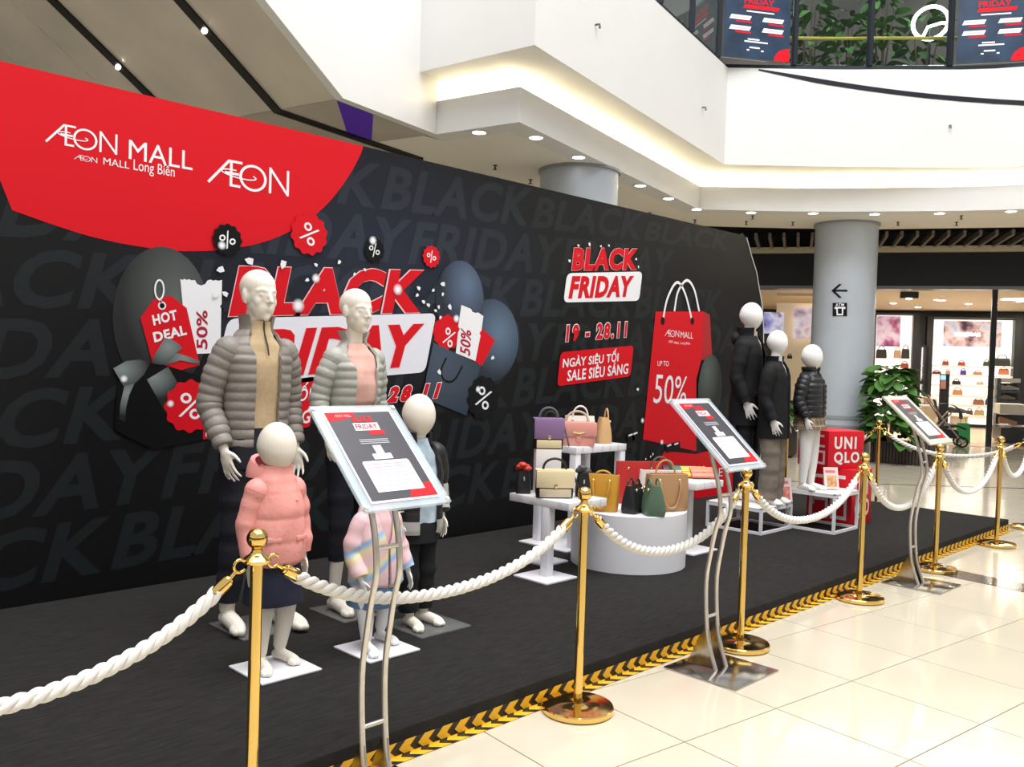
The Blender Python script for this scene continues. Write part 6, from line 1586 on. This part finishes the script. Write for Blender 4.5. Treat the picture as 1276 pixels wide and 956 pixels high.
# ------------------------------------------------ 4. small child in pastel jacket
m = mat('jacket_pastel', (0.8, 0.6, 0.6), 0.6); nt = m.node_tree; bs = nt.nodes['Principled BSDF']
tc = nd('ShaderNodeTexCoord'); mp = nd('ShaderNodeMapping'); mp.inputs['Rotation'].default_value = (0, radians(38), 0); mp.inputs['Scale'].default_value = (1, 1, 1)
ns_ = nd('ShaderNodeTexNoise'); ns_.inputs['Scale'].default_value = 6.0; wv_ = nd('ShaderNodeTexWave', bands_direction='Z'); wv_.inputs['Scale'].default_value = 1.15; wv_.inputs['Distortion'].default_value = 2.2; wv_.inputs['Detail'].default_value = 1.0; wv_.inputs['Detail Scale'].default_value = 2.0
rp = nd('ShaderNodeValToRGB'); els = rp.color_ramp.elements
for i_, (p_, c_) in enumerate(((0.0, (0.78, 0.52, 0.55)), (0.25, (0.82, 0.60, 0.62)), (0.42, (0.36, 0.46, 0.72)), (0.56, (0.38, 0.62, 0.82)), (0.72, (0.84, 0.74, 0.42)), (0.88, (0.84, 0.66, 0.50)), (1.0, (0.80, 0.55, 0.58)))):
    if i_ > 1: els.new(p_)
    els[i_].position = p_; els[i_].color = (*c_, 1)
nt.links.new(tc.outputs['Object'], mp.inputs[0]); nt.links.new(mp.outputs[0], wv_.inputs['Vector']); nt.links.new(wv_.outputs['Fac'], rp.inputs[0]); nt.links.new(rp.outputs[0], bs.inputs['Base Color'])
M_pastel = m; M_denim = mat('denim', (0.085, 0.155, 0.27), 0.85, noise=(14, 0.3), bump=(200, 0.3)); M_pinkin = mat('inner_pink', (0.80, 0.52, 0.53), 0.8)
ARM = [((-0.085, 0, 0.605), (-0.122, 0.005, 0.46), (-0.120, -0.055, 0.345), (0.1, -0.4, -1), (1, 0, 0), (0, -1, 0)), ((0.085, 0, 0.605), (0.138, 0.01, 0.46), (0.165, -0.04, 0.345), (0.1, -0.3, -1), (-1, 0.2, 0), (0.2, -1, 0))]
t = child('small child mannequin in a pastel tie dye jacket and denim skirt', (2.505, 3.37, 0.1115), 0.895, 0.205, 0.645, 0.095, 0.33, ARM, 0.56, M_mann, M_white, feet=((-0.075, -0.06), (0.075, 0.03)), legr=0.042)
b = MB(); shell(b, [(0.295, 0.116, 0.104, 0, 0), (0.312, 0.130, 0.114, 0, 0), (0.40, 0.128, 0.114, 0, 0), (0.52, 0.118, 0.106, 0, -0.004), (0.60, 0.104, 0.094, 0, 0), (0.648, 0.080, 0.076, 0, 0.004), (0.68, 0.064, 0.066, 0, 0.004)], lambda z: 0.04 + max(0, z - 0.50) * 3.0, None, 0.011, 48, 44, 0.0035, 31)
for sx in (-1, 1):
    A = ARM[0 if sx < 0 else 1]; e, w_ = A[1], A[2]
    sleeve(b, [(sx * 0.074, 0, 0.592, 0.057), (sx * 0.102, 0.004, 0.545, 0.053), (*e, 0.048), ((e[0] + w_[0]) / 2, (e[1] + w_[1]) / 2, (e[2] + w_[2]) / 2, 0.046), (w_[0], w_[1], w_[2] + 0.01, 0.035)], None, 20, 0.0032, 13 + sx)
b.build('jacket', M_pastel, t, 60)
b = MB(); shell(b, [(0.33, 0.098, 0.086, 0, 0), (0.52, 0.095, 0.084, 0, 0), (0.60, 0.084, 0.075, 0, 0), (0.655, 0.058, 0.056, 0, 0.003), (0.69, 0.045, 0.046, 0, 0.002)], None, None, 0.006, 36, 24, 0.002); b.build('sweater', M_pinkin, t, 60)
b = MB(); shell(b, [(0.205, 0.128, 0.116, 0, 0), (0.26, 0.120, 0.108, 0, 0), (0.34, 0.102, 0.090, 0, 0)], None, None, 0.006, 56, 14, 0.006, 7); b.build('skirt', M_denim, t, 60)

# ------------------------------------------------ 5. boy in black and grey jacket
M_cgrey = mat('jacket_light_grey', (0.42, 0.41, 0.39), 0.6); M_cblk = mat('jacket_black', (0.014, 0.014, 0.016), 0.45, bump=(50, 0.2)); M_tee = mat('shirt_sky', (0.42, 0.52, 0.60), 0.8, noise=(9, 0.5)); M_pblk = mat('trouser_black', (0.006, 0.006, 0.008), 0.8)
ARM = [((-0.11, 0, 0.87), (-0.155, 0.02, 0.70), (-0.148, -0.03, 0.55), down, (1, 0, 0), (0, -1, 0)), ((0.11, 0, 0.87), (0.157, 0.02, 0.70), (0.152, -0.03, 0.55), (0, -0.2, -1), (-1, 0, 0), (0, -1, 0))]
t = child('boy mannequin in a black and grey jacket with black trousers', (2.885, 3.545, 0.1105), 1.187, 0.222, 0.905, 0.115, 0.52, ARM, 0.68, M_cream, M_glsb, feet=((-0.055, -0.05), (0.055, -0.03)), bsz=0.33, plate_c=(0.04, -0.06), yaw=radians(5))
b = MB(); shell(b, [(0.525, 0.138, 0.118, 0, 0), (0.66, 0.138, 0.120, 0, 0), (0.80, 0.134, 0.116, 0, -0.004), (0.87, 0.120, 0.100, 0, 0), (0.915, 0.095, 0.085, 0, 0.004), (0.945, 0.068, 0.070, 0, 0.004), (0.99, 0.066, 0.072, 0, 0.002)], lambda z: 0.42 + max(0, z - 0.86) * 3.2, (0.07, 0.006), 0.012, 44, wr=0.002, seed=17)
for sx in (-1, 1):
    A = ARM[0 if sx < 0 else 1]; e, w_ = A[1], A[2]
    sleeve(b, [(sx * 0.112, 0, 0.87, 0.064), (sx * 0.145, 0.008, 0.80, 0.060), (*e, 0.053), ((e[0] + w_[0]) / 2, (e[1] + w_[1]) / 2, (e[2] + w_[2]) / 2, 0.050), (w_[0], w_[1], w_[2] + 0.01, 0.038)], (0.07, 0.005), 20, 0.002, 15 + sx)
b.build('jacket', M_cblk, t, 60)
b = MB()
shell(b, [(0.478, 0.138, 0.119, 0, 0), (0.50, 0.143, 0.123, 0, 0), (0.545, 0.142, 0.122, 0, 0)], lambda z: 0.40, None, 0.014, 44, 8, 0.001)
for sx in (-1, 1): sleeve(b, [(sx * 0.157, 0.018, 0.69, 0.056), (sx * 0.155, -0.002, 0.62, 0.055), (sx * 0.150, -0.022, 0.575, 0.049)], None, 18, 0.002, 3)
b.build('jacket_grey_panels', M_cgrey, t, 60)
b = MB(); shell(b, [(0.53, 0.118, 0.098, 0, 0), (0.78, 0.118, 0.100, 0, 0), (0.87, 0.10, 0.084, 0, 0), (0.92, 0.06, 0.060, 0, 0.003), (0.96, 0.046, 0.048, 0, 0.003)], None, None, 0.006, 36, 24, 0.002); b.build('shirt', M_tee, t, 60)
b = MB(); legs(b, [(0.43, 0.125, 0.105, 0, 0), (0.50, 0.122, 0.102, 0, 0), (0.57, 0.108, 0.09, 0, 0)], [[(-0.058, 0, 0.48, 0.066), (-0.058, -0.02, 0.28, 0.058), (-0.056, -0.03, 0.075, 0.050)], [(0.058, 0, 0.48, 0.066), (0.058, -0.01, 0.28, 0.058), (0.056, -0.012, 0.075, 0.050)]], 20, 0.003); b.build('trousers', M_pblk, t, 60)

# ------------------------------------------------ 6. tall man in long black hooded coat
M_coat = mat('coat_black', (0.0095, 0.0095, 0.0105), 0.75, spec=0.3, noise=(16, 0.2)); M_shirt = mat('shirt_sand', (0.55, 0.44, 0.28), 0.8); M_shoe = mat('shoe_white', (0.74, 0.70, 0.64), 0.5)
t = mq('tall mannequin in a long black hooded coat on the low wire riser', (6.985, 4.02, F1Z + 0.001), radians(12))
LG = [{'pts': [(-0.08, 0, 0.88, 0.075), (-0.085, -0.02, 0.48, 0.050), (-0.09, 0.01, 0.09, 0.036)], 'foot': (-0.09, -0.01, -0.12)}, {'pts': [(0.08, 0, 0.88, 0.075), (0.085, -0.02, 0.48, 0.050), (0.09, 0.0, 0.09, 0.036)], 'foot': (0.09, -0.02, 0.12)}]
ARM = [((-0.165, 0.01, 1.345), (-0.208, 0.035, 1.08), (-0.205, -0.055, 0.87), (0.05, -0.35, -1), (1, 0.1, 0), (0, -1, 0)), ((0.165, 0.01, 1.345), (0.195, 0.03, 1.08), (0.175, -0.03, 0.87), (0, -0.2, -1), (-1, 0, 0), (0, -1, 0))]
body(t, M_mann, 1.735, 0.245, False, ARM, LG, 0.175, 1.40, 0.92, 0.052, 0.006, radians(10), 1.0)
b = MB(); shell(b, [(0.66, 0.195, 0.150, 0, 0.005), (0.90, 0.185, 0.142, 0, 0), (1.10, 0.185, 0.138, 0, 0), (1.28, 0.195, 0.138, 0, -0.004), (1.36, 0.182, 0.118, 0, 0), (1.41, 0.128, 0.098, 0, 0.005), (1.44, 0.086, 0.084, 0, 0.008)], lambda z: 0.06 + max(0, z - 1.10) * 0.9, None, 0.013, 48, 50, 0.0025, 41)
shell(b, [(1.42, 0.088, 0.086, 0, 0.012), (1.46, 0.083, 0.090, 0, 0.018), (1.51, 0.090, 0.100, 0, 0.022)], lambda z: 0.7, None, 0.014, 36, 8, 0.002)
b.sphere((0, 0.10, 1.41), (0.125, 0.055, 0.075), 18, 10)
for sx in (-1, 1):
    A = ARM[0 if sx < 0 else 1]; e, w_ = A[1], A[2]
    sleeve(b, [(sx * 0.145, 0, 1.335, 0.074), (sx * 0.180, 0.012, 1.25, 0.069), (*e, 0.062), ((e[0] + w_[0]) / 2, (e[1] + w_[1]) / 2, (e[2] + w_[2]) / 2, 0.058), (w_[0], w_[1], w_[2] - 0.01, 0.052)], None, 22, 0.0018, 19 + sx)
    b.bbox((sx * 0.10, -0.137, 0.93), (0.13, 0.018, 0.05), 0.006, sx * 0.45)
b.build('coat', M_coat, t, 60)
b = MB(); shell(b, [(1.0, 0.15, 0.108, 0, 0), (1.28, 0.165, 0.112, 0, 0), (1.38, 0.12, 0.088, 0, 0), (1.43, 0.066, 0.064, 0, 0.004), (1.48, 0.062, 0.062, 0, 0.002)], None, None, 0.008, 40, 24, 0.002); b.build('shirt', M_shirt, t, 60)
b = MB(); legs(b, [(0.76, 0.16, 0.12, 0, 0), (0.88, 0.155, 0.115, 0, 0), (0.98, 0.14, 0.10, 0, 0)], [[(-0.082, 0, 0.82, 0.088), (-0.086, -0.015, 0.45, 0.070), (-0.09, 0.008, 0.10, 0.060)], [(0.082, 0, 0.82, 0.088), (0.086, -0.015, 0.45, 0.070), (0.09, 0.0, 0.10, 0.060)]], 20, 0.003); b.build('trousers', mat('trouser_midnight', (0.008, 0.009, 0.014), 0.8), t, 60)

# ------------------------------------------------ 7. mannequin in black coat with wide taupe trousers
M_taut = mat('trouser_taupe', (0.20, 0.165, 0.135), 0.8, noise=(16, 0.12))
t = mq('mannequin in a black coat with wide taupe trousers, between the other dark mannequins', (7.115, 3.80, F1Z + 0.001), radians(8))
t.location = (6.96, 3.745, F1Z + 0.001)
LG = [{'pts': [(-0.06, 0, 0.74, 0.065), (-0.065, -0.01, 0.40, 0.042), (-0.065, 0.01, 0.08, 0.030)], 'foot': (-0.065, 0.03, -0.1)}, {'pts': [(0.06, 0, 0.74, 0.065), (0.065, -0.01, 0.40, 0.042), (0.065, 0.01, 0.08, 0.030)], 'foot': (0.065, 0.02, 0.1)}]
ARM = [((-0.14, 0.01, 1.16), (-0.168, 0.03, 0.91), (-0.160, -0.05, 0.73), (0.05, -0.3, -1), (1, 0.1, 0), (0, -1, 0)), ((0.14, 0.01, 1.16), (0.18, 0.03, 0.91), (0.165, -0.04, 0.73), (0, -0.2, -1), (-1, 0, 0), (0, -1, 0))]
body(t, M_mann, 1.49, 0.215, False, ARM, LG, 0.135, 1.19, 0.78, 0.043, 0.006, radians(10), 0.86)
b = MB(); shell(b, [(0.565, 0.160, 0.128, 0, 0), (0.78, 0.152, 0.122, 0, 0), (0.96, 0.148, 0.118, 0, 0), (1.09, 0.150, 0.116, 0, 0), (1.155, 0.138, 0.10, 0, 0), (1.20, 0.098, 0.082, 0, 0.004), (1.225, 0.070, 0.070, 0, 0.006)], lambda z: 0.05 + max(0, z - 1.02) * 1.6, None, 0.012, 46, 46, 0.0022, 51)
shell(b, [(1.21, 0.072, 0.072, 0, 0.006), (1.25, 0.076, 0.078, 0, 0.008), (1.265, 0.082, 0.084, 0, 0.008)], lambda z: 0.9, None, 0.012, 34, 6, 0.001)
for sx in (-1, 1):
    A = ARM[0 if sx < 0 else 1]; e, w_ = A[1], A[2]
    sleeve(b, [(sx * 0.122, 0, 1.14, 0.066), (sx * 0.158, 0.012, 1.06, 0.061), (*e, 0.055), ((e[0] + w_[0]) / 2, (e[1] + w_[1]) / 2, (e[2] + w_[2]) / 2, 0.051), (w_[0], w_[1], w_[2] - 0.01, 0.043)], None, 20, 0.0018, 23 + sx)
b.build('coat', M_coat, t, 60)
b = MB(); shell(b, [(0.9, 0.12, 0.095, 0, 0), (1.09, 0.125, 0.095, 0, 0), (1.165, 0.09, 0.072, 0, 0), (1.21, 0.052, 0.052, 0, 0.003), (1.265, 0.050, 0.050, 0, 0.002)], None, None, 0.008, 36, 18, 0.002); b.build('shirt', mat('shirt_pale_blue', (0.55, 0.58, 0.66), 0.8), t, 60)
b = MB(); legs(b, [(0.62, 0.14, 0.115, 0, 0), (0.72, 0.135, 0.11, 0, 0), (0.82, 0.115, 0.095, 0, 0)], [[(-0.07, 0, 0.68, 0.082), (-0.072, -0.005, 0.35, 0.080), (-0.074, 0.01, 0.045, 0.082)], [(0.07, 0, 0.68, 0.082), (0.072, -0.005, 0.35, 0.080), (0.074, 0.01, 0.045, 0.082)]], 20, 0.003); b.build('trousers', M_taut, t, 60)

# ------------------------------------------------ 8. child in black puffer and plaid skirt
m = mat('plaid', (0.2, 0.14, 0.09), 0.85); nt = m.node_tree; bs = nt.nodes['Principled BSDF']
tc = nd('ShaderNodeTexCoord'); sx_ = nd('ShaderNodeSeparateXYZ'); nt.links.new(tc.outputs['Object'], sx_.inputs[0])
def stripe(o_, f, wd): return math_('LESS_THAN', math_('FRACT', math_('MULTIPLY', o_, f)), wd)
s1 = math_('ADD', stripe(sx_.outputs[0], 18, 0.28), stripe(sx_.outputs[2], 18, 0.28)); s2 = math_('ADD', s1, stripe(sx_.outputs[2], 9, 0.08))
rp = nd('ShaderNodeValToRGB'); rp.color_ramp.elements[0].color = (0.15, 0.105, 0.065, 1); rp.color_ramp.elements[1].color = (0.40, 0.30, 0.19, 1)
nt.links.new(math_('MULTIPLY', s2, 0.4), rp.inputs[0]); nt.links.new(rp.outputs[0], bs.inputs['Base Color'])
M_plaid = m; M_puff = mat('puffer_black', (0.013, 0.013, 0.015), 0.38, bump=(50, 0.2))
ARM = [((-0.12, 0, 0.96), (-0.165, 0.015, 0.77), (-0.155, -0.05, 0.62), down, (1, 0, 0), (0, -1, 0)), ((0.12, 0, 0.96), (0.165, 0.015, 0.77), (0.155, -0.03, 0.62), (0, -0.2, -1), (-1, 0, 0), (0, -1, 0))]
t = child('child mannequin in a black puffer jacket and plaid skirt with white legs', (7.265, 3.575, F2Z + 0.001), 1.262, 0.225, 0.975, 0.11, 0.60, ARM, 0.66, M_mann, None, legr=0.050, feet=((-0.058, 0.0), (0.058, -0.02)), yaw=radians(10))
b = MB(); shell(b, [(0.64, 0.150, 0.122, 0, 0), (0.76, 0.150, 0.124, 0, 0), (0.90, 0.146, 0.120, 0, 0), (0.955, 0.125, 0.10, 0, 0), (0.995, 0.090, 0.082, 0, 0.004), (1.02, 0.068, 0.070, 0, 0.004), (1.065, 0.070, 0.075, 0, 0.004)], lambda z: 0.03 + max(0, z - 0.96) * 5.0, (0.048, 0.0085), 0.012, 46, wr=0.0015, seed=61)
for sx in (-1, 1):
    A = ARM[0 if sx < 0 else 1]; e, w_ = A[1], A[2]
    sleeve(b, [(sx * 0.105, 0, 0.945, 0.062), (sx * 0.138, 0.008, 0.87, 0.058), (*e, 0.052), ((e[0] + w_[0]) / 2, (e[1] + w_[1]) / 2, (e[2] + w_[2]) / 2, 0.049), (w_[0], w_[1], w_[2] + 0.008, 0.038)], (0.048, 0.0075), 20, 0.0012, 27 + sx)
b.build('jacket', M_puff, t, 60)
b = MB(); shell(b, [(0.525, 0.158, 0.136, 0, 0), (0.58, 0.148, 0.126, 0, 0), (0.68, 0.118, 0.10, 0, 0)], None, None, 0.006, 60, 14, 0.005, 9); b.build('skirt', M_plaid, t, 60)
b = MB(); shell(b, [(0.90, 0.10, 0.085, 0, 0), (0.97, 0.075, 0.068, 0, 0.002), (1.03, 0.046, 0.048, 0, 0.003), (1.06, 0.045, 0.047, 0, 0.002)], None, None, 0.006, 30, 12, 0.001); b.build('shirt', MATS['shirt_sand'], t, 60)

# ================================================================== small pieces belong to the part they sit on
RULES = {'tag_eyelet': 'tag_print', 'tag_hole': 'tag_print', 'tag_string': 'tag_print', 'tag_lettering': 'tag_print', 'coupon_lettering': 'coupon_print', 'badge_lettering': 'badge_print',
         'bag_handle_print': 'paper_bag_print', 'bag_eyelet_print': 'paper_bag_print', 'offer_lettering': 'paper_bag_print', 'ribbon_print': 'gift_print', 'label_lettering': 'red_label',
         'poster_corner': 'poster', 'poster_band': 'poster', 'poster_line': 'poster', 'poster_tab': 'poster', 'poster_lettering': 'poster',
         'hood_lining': 'hood', 'pocket_flap': 'jacket', 'snap': ('jacket', 'cover'), 'zip': ('sweater', 'bag_body'), 'stud': 'bag_body', 'end_tab': 'bag_body', 'side_pocket': 'bag_body', 'front_pocket': 'bag_body',
         'clasp': 'flap', 'bow_clasp': 'flap', 'tab': 'flap', 'charm': 'bag_body', 'wheel_hub': 'wheel', 'machine_sign_mark': 'machine_sign', 'machine_sign_lettering': 'machine_sign'}
last = {}
for nm, o in MADE:
    if o.parent is not None:
        want = RULES.get(nm)
        if want:
            for w_ in ((want,) if isinstance(want, str) else want):
                q = last.get((o.parent.name, w_))
                if q is not None and q.parent == o.parent and q.location.length < 1e-6:
                    o.parent = q
                    break
        if o.parent is not None: last[(o.parent.name, nm)] = o
